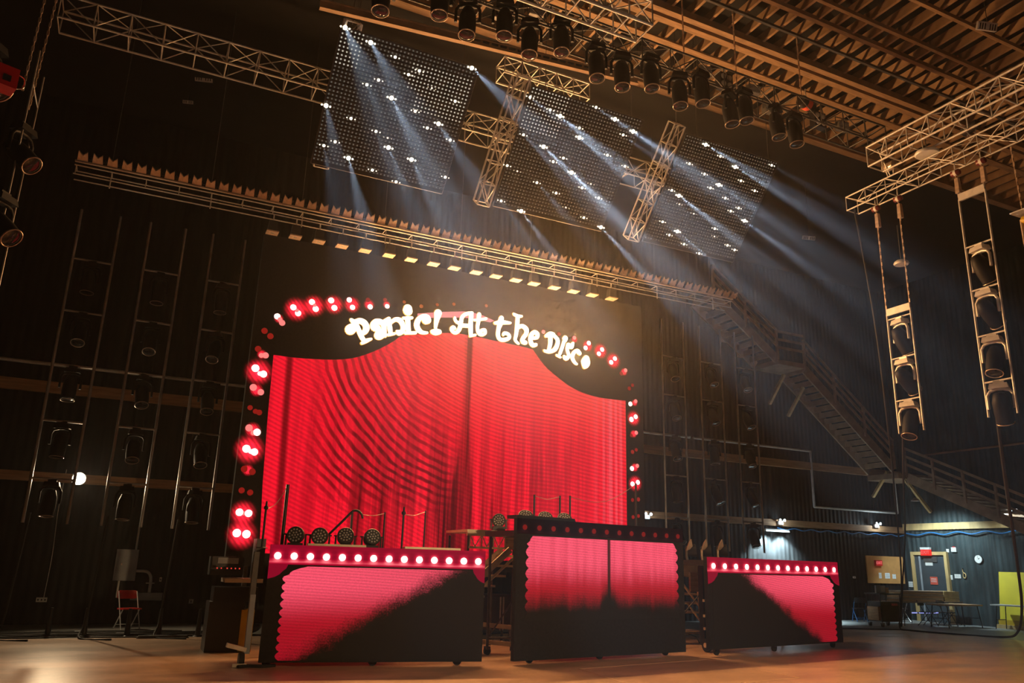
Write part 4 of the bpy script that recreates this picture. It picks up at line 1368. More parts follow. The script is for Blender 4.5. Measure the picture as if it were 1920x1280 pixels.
# platform and steps between the left and the middle riser
PY = 14.75
a, b = atY(879, 994, PY), atY(968, 986, PY)
t = thing('step_platform', 'small wooden platform with a lattice side left of the middle riser', 'platform', (a.x, PY, 0))
ax, bx, zt = 0, b.x - a.x, a.z + .02
TH = .32
MB().bbox((ax - .05, -.05, zt - .05), (bx, 1.1, zt)).build('top_board', 'alu_profile', t)
MB().bbox((ax - .05, -.07, zt - .12), (bx - .1, -.02, zt - .05)).build('front_beam', 'alu_profile', t)
MB().bbox((ax, -.06, zt - TH - .04), (bx - .1, -.02, zt - TH)).build('bottom_beam', 'alu_profile', t)
MB().bbox((bx - .26, -.075, zt - TH - .04), (bx - .02, -.02, zt - .05)).build('end_plate', 'plywood', t)
w_ = (bx - .28) / 3
for i in range(4):
    rod('upright', (ax + .015 + i * w_, -.04, zt - TH), (ax + .015 + i * w_, -.04, zt - .1), .012, 'alu_profile', t)
    if i < 3:
        rod('lattice', (ax + .03 + i * w_, -.04, zt - .12), (ax + (i + .5) * w_, -.04, zt - TH), .010, 'alu_profile', t)
        rod('lattice', (ax + (i + .5) * w_, -.04, zt - TH), (ax + (i + 1) * w_, -.04, zt - .12), .010, 'alu_profile', t)
for x in (ax, bx - .05):
    for y in (0, 1.0):
        rod('leg', (x, y, .012), (x, y, zt - .1), .025, 'dark_steel', t)
SYY = 14.3
s0, s1 = atY(957, 1030, SYY), atY(905, 1078, SYY)
t = thing('access_steps', 'pale metal steps climbing behind the gap between left and middle risers', 'steps', (s1.x, SYY, 0))
dx, dz = s0.x - s1.x, s0.z - s1.z
for y in (0, .38):
    rod('stringer', (-dx * 2.0, y, s1.z - dz * 2.0), (dx, y, s0.z), 0, 'alu_profile', t, box=(.035, .12))
for i in range(-4, 3):
    f = i / 2.6
    MB().bbox((f * dx, .02, s1.z + dz * f - .03), (min(f * dx + .5, dx * 1.15), .4, s1.z + dz * f + .01)).build('tread', 'alu_profile', t)
rod('handrail', (-dx * .7, -.06, s1.z - dz * 1.1), (dx * 1.15, -.06, s0.z - .12), .028, 'alu_profile', t, 8)
rod('post', (dx * 1.2, -.05, .012), (dx * 1.2, -.05, s0.z), .028, 'alu_profile', t, 8)
for z in (.25, .55):
    rod('foot_bar', (-dx * .4, .1, z), (dx * 1.2, .0, z - .08), 0, 'alu_profile', t, box=(.06, .08))
P = atY(943, 972, 14.9)
wash_light('round black wash light standing on the lattice-sided platform', (P.x, 15.1, zt), 1, -.3, 'wash lights on the platform')
# dark rack standing behind the gap
P = atY(933, 1140, 16.0)
t = thing('equipment_rack', 'dark equipment rack with pale uprights seen between left and middle risers', 'rack', (P.x, 16.0, 0))
MB().bbox((-.45, 0, .3), (.45, .6, .95)).build('case', 'black_plastic', t)
MB().bbox((-.48, -.02, .95), (.48, .6, 1.0)).build('lid', 'black_metal', t)
for x in (-.42, .05, .12):
    rod('upright', (x, -.03, .28), (x, -.03, .95), .02, 'grey_paint', t)
for x in (-.35, .35):
    for y in (.1, .5):
        rod('leg', (x, y, .0), (x, y, .3), .03, 'dark_steel', t)

# gear in the gap between the middle and the right riser
t = thing('side_steps', 'pale metal steps standing in the gap left of the right riser', 'steps', (atY(1286, 1120, 15.2).x, 15.2, 0))
W_ = atY(1313, 1120, 15.2).x - t.location.x
ztop = atY(1300, 1056, 15.2).z
MB().bbox((-.3, -.05, ztop - .14), (W_ + .35, .5, ztop)).build('top_board', 'alu_profile', t)
MB().bbox((-.3, -.06, ztop - .3), (W_ - .05, -.01, ztop - .14)).build('beam', 'alu_profile', t)
MB().bbox((0.05, -.12, ztop - .62), (W_ - .02, -.06, ztop - .2)).build('hung_panel', 'plywood', t)
for i, y in enumerate((1112, 1129, 1146, 1182)):
    z = atY(1300, y, 15.2).z
    MB().bbox((-.25, -.02, z - .04), (W_, .35, z)).build('tread', 'alu_profile', t)
rod('post', (W_ + .02, -.04, .012), (W_ - .1, -.04, ztop - .3), 0, 'alu_profile', t, box=(.06, .06))
rod('brace', (-.1, -.03, ztop - .45), (W_, -.03, .75), .025, 'alu_profile', t)
rod('brace', (.0, -.03, .9), (W_, -.03, .45), .02, 'alu_profile', t)
for i, x in enumerate((1291, 1319, 1349)):
    P = atY(x, 1032, 15.4)
    t = thing('hooded_lamp', f'{["left", "middle", "right"][i]} of three hooded lamps beside the middle riser', 'stage light', (P.x, 15.4, ztop), None, 'hooded lamps beside the middle riser')
    h = P.z - ztop
    MB().lathe([(-.14, .07), (-.1, .12), (.06, .14), (.12, .14)], (.08, 0, h), (.75, -.6, .1), 14).build('drum', 'black_plastic', t)
    q = MB()
    q.quadprism([Vector((-.12, -.1, h + .0)), Vector((-.06, -.1, h + .16)), Vector((.0, -.12, h + .26)), Vector((.03, -.12, h + .1)), Vector((-.04, -.1, h + .02))], (.02, .06, 0))
    q.build('hood', 'copper_reflector', t)
    MB().tube([(-.06, -.05, 0), (-.1, -.05, h * .6), (-.09, -.05, h + .02)], .03, 6).build('yoke', 'copper_reflector' if i else 'dark_steel', t)
    MB().box((0, 0, .03), (.26, .24, .06)).build('base', 'black_plastic', t)
t = thing('riser_jack', 'black upright jack with a big wheel at the left end of the right riser', 'jack', (atZ(1328, 1222).x - .05, atZ(1328, 1222).y - .1, .012))
MB().bbox((-.07, .05, .12), (.1, .2, 1.7)).build('column', 'black_metal', t)
MB().tube([(-.09, 0, .13), (-.03, 0, .13)], .13, 16).build('wheel', 'rubber', t)
MB().tube([(-.11, 0, .13), (-.01, 0, .13)], .05, 10).build('hub', 'alu_profile', t)
for z in (.45, .7, 1.0):
    MB().box((-.06, .0, z), (.1, .06, .05)).build('bracket', 'alu_profile', t)

# left of the left riser: pale frame edge, jack wheel, amplifier stack
A_ = atZ(489, 1210)
t = thing('upright_stand', 'pale grey upright frame along the left end of the left riser', 'stand', (2.07, 13.45, 0.012))
MB().bbox((-.05, 0, .18), (.03, .1, 1.05)).build('lower_upright', 'grey_paint', t)
MB().bbox((-.06, .0, 1.05), (.02, .1, 1.7)).build('upper_upright', 'dark_steel', t)
MB().box((-.18, -.02, .28), (.3, .12, .06), Matrix.Rotation(.25, 3, 'Y')).build('foot_plate', 'alu_profile', t)
MB().tube([(-.13, -.02, .1), (-.05, -.02, .1)], .1, 16).build('wheel', 'rubber', t)
MB().box((-.12, -.1, .03), (.2, .05, .05)).build('brake_bar', 'alu_profile', t)
P = atY(472, 1120, 15.4)
t = thing('amplifier_stack', 'dark amplifier stack with red pilot lights behind the left riser', 'amplifier', (P.x - .15, 15.4, 0))
MB().bbox((-.55, 0, .02), (.05, .6, .85)).build('lower_case', 'black_plastic', t)
MB().bbox((.0, -.05, .02), (.22, .3, .72)).build('yellow_side', 'yellow_paint', t)
MB().bbox((-.35, -.1, 1.18), (.3, .5, 1.25)).build('plank', 'alu_profile', t)
MB().bbox((-.5, .0, .85), (.25, .5, 1.1)).build('middle_case', 'black_metal', t)
MB().bbox((-.6, .0, 1.3), (-.05, .5, 1.62)).build('upper_case', 'black_plastic', t)
MB().bbox((-.5, -.012, 1.5), (-.15, 0, 1.6)).build('display', 'grey_paint', t)
pl = MB().disc((0, 0, 0), (0, -1, 0), .012, 8).mesh('pilot_light', 'pilot_red')
for i in range(6):
    inst('pilot_light', pl, t, (-.5 + i * .07 + (.03 if i > 1 else 0), -.012, 1.42))
MB().bbox((.12, -.1, 1.25), (.28, .3, 1.95)).build('speaker_column', 'black_plastic', t)
P = atZ(452, 1192)
t = thing('canvas_bag', 'crumpled black bag on the floor left of the left riser', 'bag', (P.x, P.y + .3, 0))
q = MB()
bmx = bmesh.new()
bmesh.ops.create_icosphere(bmx, subdivisions=3, radius=1)
for v_ in bmx.verts:
    n_ = math.sin(v_.co.x * 7) * .08 + math.sin(v_.co.y * 9 + v_.co.z * 5) * .08
    v_.co = Vector((v_.co.x * .42 * (1 + n_), v_.co.y * .2 * (1 + n_), max(-.0, (v_.co.z * .5 + .5) * .28 * (1 + n_))))
q.add([v_.co for v_ in bmx.verts], [[v_.index for v_ in f_.verts] for f_ in bmx.faces], True)
bmx.free()
q.build('body', 'black_plastic', t)
MB().tube(smooth_path([(-.15, -.02, .24), (-.05, -.03, .34), (.08, -.03, .34), (.18, -.02, .24)]), .015).build('strap', 'rubber', t)

# ================================================================== left side of the hall floor
def folding_chair(label, loc, rz, seat, frm, back='plain', group=None):
    t = thing('folding_chair', label, 'chair', loc, Matrix.Rotation(rz, 3, 'Z'), group)
    for s in (-.2, .2):
        rod('leg', (s, -.24, .0), (s, .2, .80), .012, frm, t, 8)
        rod('leg', (s * .9, .26, .0), (s * .9, -.14, .44), .012, frm, t, 8)
    rod('stretcher', (-.18, .18, .1), (.18, .18, .1), .008, frm, t)
    rod('stretcher', (-.2, -.17, .13), (.2, -.17, .13), .008, frm, t)
    q = MB()
    q.quadprism([Vector((-.2, -.2, .43)), Vector((.2, -.2, .43)), Vector((.21, .12, .42)), Vector((.15, .2, .42)), Vector((-.15, .2, .42)), Vector((-.21, .12, .42))], (0, 0, .03))
    q.build('seat', seat, t)
    q = MB()
    n_ = 8
    pr_ = [(-.215 + .43 * i / n_, .175 + .05 * math.sin(PI * i / n_), 0) for i in range(n_ + 1)]
    for i in range(n_):
        a, b = pr_[i], pr_[i + 1]
        z0, z1 = (.64, .82)
        e0, e1 = (.02 if i == 0 else 0), (.02 if i == n_ - 1 else 0)
        q.add([(a[0], a[1], z0 + e0), (b[0], b[1], z0 + e1), (b[0], b[1] + .03, z1 - e1), (a[0], a[1] + .03, z1 - e0),
               (a[0], a[1] + .02, z0 + e0), (b[0], b[1] + .02, z0 + e1), (b[0], b[1] + .05, z1 - e1), (a[0], a[1] + .05, z1 - e0)],
              [(0, 1, 2, 3), (7, 6, 5, 4), (0, 4, 5, 1), (3, 2, 6, 7), (0, 3, 7, 4), (1, 5, 6, 2)])
    q.build('backrest', seat, t)
    return t


P = atZ(236, 1180)
folding_chair('red folding chair with a pale frame against the dark left wall', (P.x, P.y, 0), .35, 'red_plastic', 'pale_pipe')
P = atY(235, 1066, WY)
t = thing('breaker_box', 'grey metal breaker box on the wall above the red chair', 'electrical box', (P.x, WY, 1.35))
MB().bbox((-.24, -.16, -.36), (.24, 0, .36)).build('cabinet', 'grey_paint', t)
MB().bbox((-.22, -.175, -.34), (.22, -.16, .34)).build('door', 'grey_paint', t)
MB().box((-.1, -.185, .02), (.025, .02, .05)).build('latch', 'chrome', t)
MB().tube([(-.1, -.08, -.36), (-.1, -.08, -.75)], .025, 8).build('lower_conduit', 'pale_pipe', t)
rod('upper_conduit', (.17, -.08, .36), (.17, -.08, 1.9), .025, 'pale_pipe', t, 8)
P = atY(268, 1100, WY)
t = thing('conduit_bend', 'pale bent conduit running into a grey wiring trough beside the breaker box', 'conduit', (P.x, WY, 0))
MB().tube(smooth_path([(-.2, -.1, 1.22), (.02, -.1, 1.21), (.12, -.1, 1.12), (.15, -.1, .98), (.15, -.1, .72)]), .035, 8).build('pipe', 'pale_pipe', t)
MB().bbox((-.25, -.18, .55), (.45, 0, .72)).build('trough', 'grey_paint', t)
MB().bbox((.05, -.14, .93), (.24, 0, .95)).build('bracket', 'pale_pipe', t)
for i, (x, y, w_, h_, lab) in enumerate(((301, 1086, .05, .1, 'small pale switch on the dark wall right of the bent conduit'), (358, 1127, .1, .1, 'square pale outlet low on the dark wall left of the screen'), (78, 1124, .22, .1, 'row of outlet sockets low on the far left wall'),
                                         (1601, 1082, .12, .07, 'small white outlet on the dark wall right of the right riser'), (1703, 1071, .08, .12, 'grey thermostat beside the corner of the hall'))):
    P = atY(x, y, WY)
    t = thing('wall_outlet', lab, 'outlet', (P.x, WY, P.z))
    MB().bbox((-w_ / 2, -.03, -h_ / 2), (w_ / 2, 0, h_ / 2)).build('plate', 'white_plastic', t)
    for k in range(3 if i == 2 else 1):
        MB().bbox((-.015 + (k - 1 if i == 2 else 0) * .07, -.036, -.02), (.015 + (k - 1 if i == 2 else 0) * .07, -.03, .02)).build('socket', 'black_plastic', t)
cable('hanging_wire', 'thin pale wire hanging down to the outlet row on the far left wall', [atY(125, 880, WY - .1), atY(110, 950, WY - .1), atY(98, 1040, WY - .1), atY(82, 1120, WY - .05)], .008, 'pale_pipe', 'wire')
# work lamp
P = atY(148, 897, 20.9)
t = thing('work_lamp', 'glaring work lamp shining from the left end of the back wall', 'lamp', P)
MB().bbox((-.14, .02, -.1), (.14, .14, .1)).build('housing', 'dark_steel', t)
MB().disc((0, .0, 0), (.1, -1, -.2), .14, 18, None, .02).build('lens', 'flood_lens', t)
rod('arm', (0, .14, 0), (0, WY - .12 - P.y, 0.05), .02, 'dark_steel', t)
lamp('work_lamp_light', 'SPOT', P + Vector((0.02, -.06, 0)), WORK_LAMP, (1.0, .74, .44), (.42, -1, -.28), .07, math.radians(150), .6)

# cables and boxes along the edge of the stage floor at the left
random.seed(11)
for i in range(9):
    y0 = 18.45 + i * .11
    x = -3.2 + random.uniform(0, .6)
    pts = []
    while x < 1.9 + random.uniform(0, .4):
        pts.append((x, y0 + random.uniform(-.14, .14), .02 + (i % 3) * .018))
        x += random.uniform(.35, .8)
    lab = ['nearest', 'second nearest', 'third', 'fourth', 'fifth', 'sixth', 'seventh', 'second farthest', 'farthest'][i]
    cable('floor_cable', f'{lab} of the black cables strewn along the floor at the left', pts, .016, group='cables along the left floor')
for i, (x, y) in enumerate(((305, 1197), (150, 1189), (230, 1192))):
    P = atZ(x, y)
    t = thing('cable_ramp', ['flat slotted strip on the floor under the left ladders', 'small flat box among cables left of the red chair', 'low black box near the foot of the red chair'][i], 'floor box', (P.x, P.y, .0))
    MB().box((0, 0, .03), ((1.0, .25, .3)[i], .14, .06), None, .9).build('body', 'dark_steel', t)
    MB().box((0, 0, .063), ((.9, .2, .24)[i], .06, .008)).build('top_strip', 'grey_paint', t)
for i, (x, lab) in enumerate(((88, 'leftmost'), (156, 'second'), (237, 'third'), (296, 'fourth'), (370, 'rightmost'))):
    P = atZ(x, 1194)
    t = thing('floor_stand', f'{lab} dark stub post with a round base among the left floor cables', 'stand', (P.x, P.y, 0), None, 'dark stub posts at the left')
    MB().tube([(0, 0, 0), (0, 0, .55)], [.06, .03], 8).build('post', 'black_plastic', t)
    MB().lathe([(0, .11), (.02, .11), (.04, .05)], (0, 0, 0), (0, 0, 1), 12).build('base', 'black_plastic', t)
P = atZ(478, 1253)
cable('floor_cable', 'short dark cable end on the floor in front of the left riser', [(P.x - .25, P.y, .03), (P.x - .1, P.y + .05, .03), (P.x + .1, P.y - .02, .03), (P.x + .3, P.y + .06, .03)], .03)
for i, pts in enumerate(((( 930, 1208), (945, 1203), (962, 1200)), ((905, 1191), (930, 1189), (962, 1187)), ((905, 1200), (925, 1203), (950, 1212)), ((1290, 1190), (1305, 1196), (1312, 1208)))):
    cable('floor_cable', ['curled cable on the floor nearest the gap left of the middle riser', 'straight cable farther back in the gap left of the middle riser', 'dark cable beside the right end of the left riser', 'thin cable on the floor right of the middle riser'][i],
          [tuple(atZ(x, y)[:2]) + (.025,) for x, y in pts], .016, group='cables between the risers')
# tape outline on the stage floor
for i, (pts, lab) in enumerate((([(1085, 1255), (1330, 1237), (1500, 1272), (1215, 1295)], 'faint tape outline on the floor before the middle riser'), ([(1648, 1188), (1698, 1188), (1706, 1194), (1640, 1194)], 'pale tape rectangle on the floor right of the right riser'))):
    c_ = [atZ(x, y) for x, y in pts]
    t = thing('floor_tape', lab, 'tape', (c_[0].x, c_[0].y, 0.012))
    for j in range(4):
        a, b = c_[j], c_[(j + 1) % 4]
        rod('tape_strip', (a.x - c_[0].x, a.y - c_[0].y, .002), (b.x - c_[0].x, b.y - c_[0].y, .002), 0, 'tape', t, box=(.035, .003))

# added warm lamp behind the camera, unseen, brightens the riser and step fronts
t = thing('added_front_lamp', 'added warm floodlight, out of view on the wall facing the stage', 'lamp', (8.0, -3.6, 5.2))
MB().lathe([(-.2, .08), (-.15, .16), (.15, .2)], (0, 0, 0), (0, 1, -.22), 18).build('drum', 'black_metal', t)
MB().disc(Vector((0, 1, -.22)).normalized() * .14, (0, 1, -.22), .17, 18).build('lens', 'flood_lens', t)
MB().tube([(0, -.38, .05), (0, 0, .05)], .03).build('bracket', 'dark_steel', t)
lamp('added_front_light', 'SPOT', (8.0, -3.35, 5.15), ADDED_FRONT_LAMP, (1.0, .62, .30), (0, 1, -.235), .15, math.radians(46), .7)

# ================================================================== wooden stairs at the back right
def stair_flight(t, a, b, across, n, rail_side, posts, m='stair_wood'):
    """flight from a (top) to b (bottom) in the thing's space; across: vector of its width"""
    a, b, w_ = Vector(a), Vector(b), Vector(across)
    for o_ in (Vector(), w_):
        rod('stringer', a + o_, b + o_, 0, m, t, box=(.06, .34))
    for i in range(n):
        p = a.lerp(b, (i + .5) / n) + Vector((0, 0, .1))
        rod('tread', p, p + w_, 0, m, t, box=((b - a).xy.length / n * 1.1, .05))
    for i in range(n):
        p = a.lerp(b, i / n) - Vector((0, 0, .02))
        rod('riser_board', p, p + w_, 0, m, t, box=(.02, (a.z - b.z) / n))
    for h in (.5, .8, 1.1):
        rod('rail', a + rail_side + Vector((0, 0, h)), b + rail_side + Vector((0, 0, h)), 0, m, t, box=(.04, .09))
    for i in range(posts + 1):
        p = a.lerp(b, i / posts) + rail_side
        rod('post', p, p + Vector((0, 0, 1.12)), 0, m, t, box=(.08, .08))


st = thing('wall_stairs', 'wooden stairs with railings descending the back wall into the right corner', 'stairs', (25.9, 20.5, 5.2))
so = Vector(st.location)
W = Vector
stair_flight(st, W((17.6, 20.6, 10.9)) - so, W((20.4, 20.6, 8.95)) - so, (0, 1.1, 0), 10, W((0, -.04, 0)), 2)
MB(so).bbox((20.4, 20.55, 8.78), (21.7, 21.75, 8.95)).build('landing', 'stair_wood', st)
for h in (.5, .8, 1.1):
    rod('rail', W((20.4, 20.56, 8.9 + h)) - so, W((21.7, 20.56, 8.9 + h)) - so, 0, 'stair_wood', st, box=(.04, .09))
stair_flight(st, W((21.7, 20.6, 8.75)) - so, W((25.9, 20.6, 5.45)) - so, (0, 1.1, 0), 17, W((0, -.04, 0)), 3)
MB(so).bbox((25.85, 20.4, 5.1), (27.5, 21.78, 5.3)).build('landing', 'stair_wood', st)
stair_flight(st, W((26.35, 20.4, 5.15)) - so, W((26.35, 10.4, .35)) - so, (1.1, 0, 0), 30, W((-.04, 0, 0)), 9)
for (x, y), (x2, y2), Y2 in (((1470, 702), (1443, 757), WY - .05), ((1506, 726), (1478, 780), WY - .05), ((1664, 884), (1637, 931), WY - .05)):
    rod('strut', atY(x, y, 20.9) - so, atY(x2, y2, Y2) - so, 0, 'frame_wood', st, box=(.1, .1))
rod('strut', W((26.4, 20.6, 5.15)) - so, atX(1745, 960, WX - .05) - so, 0, 'frame_wood', st, box=(.1, .1))
for i, (x0, y0, x1, y1) in enumerate(((1349, 618, 1367, 644), (1380, 645, 1402, 673))):
    a, b = atY(x0, y0, WY), atY(x1, y1, WY)
    MB().bbox((a.x, WY - .05, b.z), (b.x, WY, a.z)).build('wall_board', 'girt_wood', wb)

# ================================================================== lamps, board, door and notices in the right corner
def text(body, size, M, m, parent):
    cu = bpy.data.curves.new('lettering', 'FONT')
    cu.body = body
    cu.size = size
    cu.align_x = 'CENTER'
    cu.align_y = 'CENTER'
    cu.extrude = .003
    cu.materials.append(MATS[m])
    tmp = bpy.data.objects.new('lettering', cu)
    COL.objects.link(tmp)
    dg = bpy.context.evaluated_depsgraph_get()
    me = bpy.data.meshes.new_from_object(tmp.evaluated_get(dg))
    bpy.data.objects.remove(tmp)
    bpy.data.curves.remove(cu)
    o = bpy.data.objects.new('lettering', me)
    COL.objects.link(o)
    o.parent = parent
    o.matrix_local = M
    return o


UP_Y = Matrix.Rotation(PI / 2, 4, 'X')                                   # faces -Y
UP_X = Matrix.Rotation(-PI / 2, 4, 'Z') @ Matrix.Rotation(PI / 2, 4, 'X')  # faces -X


def twin_lamp(label, P, lit, n=(0, -1, 0)):
    t = thing('emergency_lamp', label, 'lamp', P, None, 'small twin-head wall lamps')
    n = Vector(n)
    s = Vector((0, 0, 1)).cross(n)
    MB().box((0, 0, 0), (.22 if abs(n.y) > .5 else .08, .08 if abs(n.y) > .5 else .22, .12)).build('case', 'white_plastic', t)
    for k in (-1, 1):
        c = s * (k * .1) + n * .09 + Vector((0, 0, .09))
        hd = MB().lathe([(-.05, .03), (.03, .055)], c, n, 12).build('head', 'white_plastic', t)
        MB().disc(c + n * .032, n, .05, 12).build('lens', 'cool_lens' if lit else 'white_plastic', hd)
    return t


CO = (.74, .92, 1.0)
for x, y, lab, e in ((1212, 969, 'small lit twin lamp on the wall beam just right of the screen', 6), (1463, 980, 'small lit twin lamp above the bright patch of wall right of the outermost ladder', 12),
                     (1643, 986, 'small lit twin lamp on the wall beam above the tan board', 16)):
    P = atY(x, y, WY - .18)
    twin_lamp(lab, P, True)
    lamp('emergency_light', 'POINT', P + Vector((0, -.25, .05)), e, CO, None, .05)
P = atX(1905, 962, WX - .14)
twin_lamp('small lit twin lamp on the right wall below the stairs', P, True, (-1, 0, 0))
lamp('emergency_light', 'POINT', P + Vector((-.5, 0, -.1)), 26, CO, None, .05)
# strip lamp behind the ladder that washes the wall below the beam
P = atY(1458, 994, WY - .25)
t = thing('strip_lamp', 'thin cool strip lamp under the wall beam behind the outermost right ladder', 'lamp', P)
MB().bbox((-.55, 0, -.03), (.55, .1, .04)).build('channel', 'white_plastic', t)
MB().tube([(-.52, -.02, -.03), (.52, -.02, -.03)], .018, 8).build('tube', 'cool_lens', t)
for k in (-.2, .2):
    lamp('strip_light', 'SPOT', P + Vector((k * 1.8, -.16, -.08)), 1700, (.68, .92, 1.0), (0, .35, -1), .06, math.radians(110), .7)
# door corner is lit by a cool lamp hung under the stairs
t = thing('stair_lamp', 'cool lamp slung under the stairs over the door corner', 'lamp', (25.6, 19.6, 4.2))
MB().lathe([(0, .03), (.05, .1), (.12, .16)], (0, 0, .12), (0, 0, -1), 14).build('shade', 'white_plastic', t)
MB().disc((0, 0, .01), (0, 0, -1), .1, 14).build('lens', 'cool_lens', t)
rod('cord', (0, 0, .12), (.5, .9, 1.2), .01, 'rubber', t)
lamp('stair_light', 'SPOT', Vector((25.6, 19.6, 4.08)), 560, (.70, .92, 1.0), (.75, .1, -1), .1, math.radians(105), .6)

a, b = atY(1622, 1041, WY), atY(1692, 1094, WY)
t = thing('notice_board', 'big tan board on the dark wall with three papers pinned below a red sign', 'board', (a.x, WY, b.z))
w_, h_ = b.x - a.x + .1, a.z - b.z
MB().bbox((0, -.05, 0), (w_, 0, h_)).build('board', 'board_tan', t)
for i, (u, wd, hh) in enumerate(((.29, .17, .2), (.46, .3, .2), (.66, .22, .16))):
    pp = MB().bbox((u * w_, -.056, .18), (u * w_ + wd * .85, -.05, .18 + hh)).build('paper', 'white_paper', t)
    for k in range(3):
        MB().bbox((u * w_ + .03, -.058, .22 + k * .05), (u * w_ + wd * .75, -.056, .232 + k * .05)).build('text_line', 'grey_paint', pp)
P = atY(1647, 1055, WY - .1)
t = thing('exit_sign', 'small glowing red exit sign on the tan board', 'exit sign', (P.x, WY - .05, P.z))
MB().bbox((-.17, -.09, -.1), (.17, 0, .1)).build('case', 'red_plastic', t)
text('EXIT', .15, Matrix.Translation((0, -.095, 0)) @ UP_Y, 'exit_pink', t)
lamp('exit_light', 'POINT', Vector((P.x, WY - .3, P.z - .1)), .35, (1, .1, .05), None, .04)
# door in the right wall
dy0, dy1, dz = atX(1716, 1040, WX).y, atX(1772, 1036, WX).y, 2.38
d1 = struct('door_1', MB().bbox((WX - .06, dy1, 0), (WX, dy0, dz)), 'door_paint')
for a, b in (((dy0 + .12, 0), (dy0, dz + .12)), ((dy1 - .12, 0), (dy1, dz + .12))):
    MB().bbox((WX - .12, min(a[0], b[0]), 0), (WX, max(a[0], b[0]), dz + .12)).build('door_jamb', 'frame_wood', d1)
MB().bbox((WX - .12, dy1, dz), (WX, dy0, dz + .12)).build('door_head', 'frame_wood', d1)
MB().bbox((WX - .14, dy1 + .08, 1.0), (WX - .06, dy0 - .25, 1.07)).build('push_bar', 'pale_pipe', d1)
MB().bbox((WX - .07, dy0 - .25, .02), (WX - .055, dy0 - .18, dz - .03)).build('door_edge', 'grey_paint', d1)
MB().bbox((WX - .1, dy1 + .3, dz - .25), (WX - .06, dy1 + .85, dz - .08)).build('door_closer', 'dark_steel', d1)
MB().bbox((WX - .075, dy0 - .75, dz - .38), (WX - .06, dy0 - .45, dz - .16)).build('door_notice', 'white_paper', d1)
nt_ = MB().bbox((WX - .075, dy1 + .38, 1.32), (WX - .06, dy1 + .68, 1.6)).build('warning_notice', 'red_paper', d1)
for k in range(3):
    MB().bbox((WX - .078, dy1 + .42, 1.42 + k * .05), (WX - .075, dy1 + .64, 1.435 + k * .05)).build('text_line', 'white_paper', nt_)
P = atX(1738, 1032, WX - .1)
t = thing('exit_sign', 'pink lit exit sign above the dark door', 'exit sign', (WX - .12, P.y, P.z - .02))
MB().bbox((-.09, -.2, -.16), (0, .2, .06)).build('case', 'exit_red', t)
MB().bbox((-.1, -.2, .06), (0, .2, .14)).build('top_cover', 'white_plastic', t)
text('EXIT', .17, Matrix.Translation((-.095, 0, -.05)) @ UP_X, 'exit_pink', t)
for i, (x, y, w_, h_, lab) in enumerate(((1783, 1082, .15, .16, 'square white notice just right of the dark door'), (1796, 1080, .24, .14, 'wide white notice right of the square one by the door'), (1709, 1095, .22, .2, 'white notice left of the dark door'),
                                         (1777, 1032, .1, .12, 'small pale switch plate by the upper door corner'))):
    P = atX(x, y, WX)
    t = thing('wall_notice', lab, 'notice', (WX, P.y, P.z))
    MB().bbox((-.012, -w_ / 2, -h_ / 2), (0, w_ / 2, h_ / 2)).build('sheet', 'white_paper', t)
    for k in range(2):
        MB().bbox((-.014, -w_ * .35, -h_ * .2 + k * h_ * .3), (-.012, w_ * .35, -h_ * .2 + k * h_ * .3 + .012)).build('text_line', 'grey_paint', t)
P = atX(1836, 1048, WX)
t = thing('wall_clock', 'round white clock high on the right wall', 'clock', (WX, P.y, P.z))
MB().disc((0, 0, 0), (-1, 0, 0), .15, 24, None, .05).build('case', 'dark_steel', t)
MB().disc((-.052, 0, 0), (-1, 0, 0), .135, 24).build('dial', 'white_paper', t)
rod('hour_hand', (-.056, 0, 0), (-.056, -.05, .04), .005, 'black_plastic', t)
rod('minute_hand', (-.056, 0, 0), (-.056, .02, .11), .004, 'black_plastic', t)
P = atX(1809, 1075, WX)
t = thing('hanging_hook', 'pale coiled cord on a hook right of the wall notices', 'cord', (WX - .03, P.y, P.z))
MB().tube(smooth_path([(0, .05, .16), (0, .04, .05), (0, -.05, -.02), (0, -.05, -.12), (0, 0, -.16), (0, .05, -.1), (0, .03, .02)]), .018, 6).build('coil', 'frame_wood', t)
MB().box((0, .05, .17), (.06, .03, .03)).build('hook', 'dark_steel', t)
for i, (x, y, m_, lab) in enumerate(((1782, 1032, 'red_plastic', 'red alarm bell beside the upper door corner'),)):
    P = atX(x + 3, y - 3, WX)
    t = thing('alarm_bell', lab, 'bell', (WX, P.y - .1, P.z))
    MB().disc((0, 0, 0), (-1, 0, 0), .09, 18, None, .05).build('gong', m_, t)
    MB().box((-.03, 0, -.02), (.06, .2, .16)).build('back_box', 'white_plastic', t)
P = atX(1868, 1073, WX - .2)
P2 = atX(1925, 1157, WX - .2)
t = thing('yellow_panel', 'yellow-green panel leaning on the right wall at the edge', 'panel', (WX - .32, P.y, 0))
y1 = -(P.y - atX(1960, 1073, WX - .2).y)
for i, (ya, yb) in enumerate(((0, -1.02), (-1.05, y1 - .8))):
    q = MB()
    q.quadprism([Vector((0, ya, .28)), Vector((0, yb, .28)), Vector((.25, yb, 1.83)), Vector((.25, ya, 1.83))], (.03, 0, 0))
    q.build('sheet', 'yellow_board', t)
MB().bbox((-.1, y1 - .8, 0.0), (.28, .1, .12)).build('plinth', 'frame_wood', t)
MB().bbox((-.02, y1 - .8, .12), (.26, .05, .28)).build('shelf', 'yellow_paint', t)

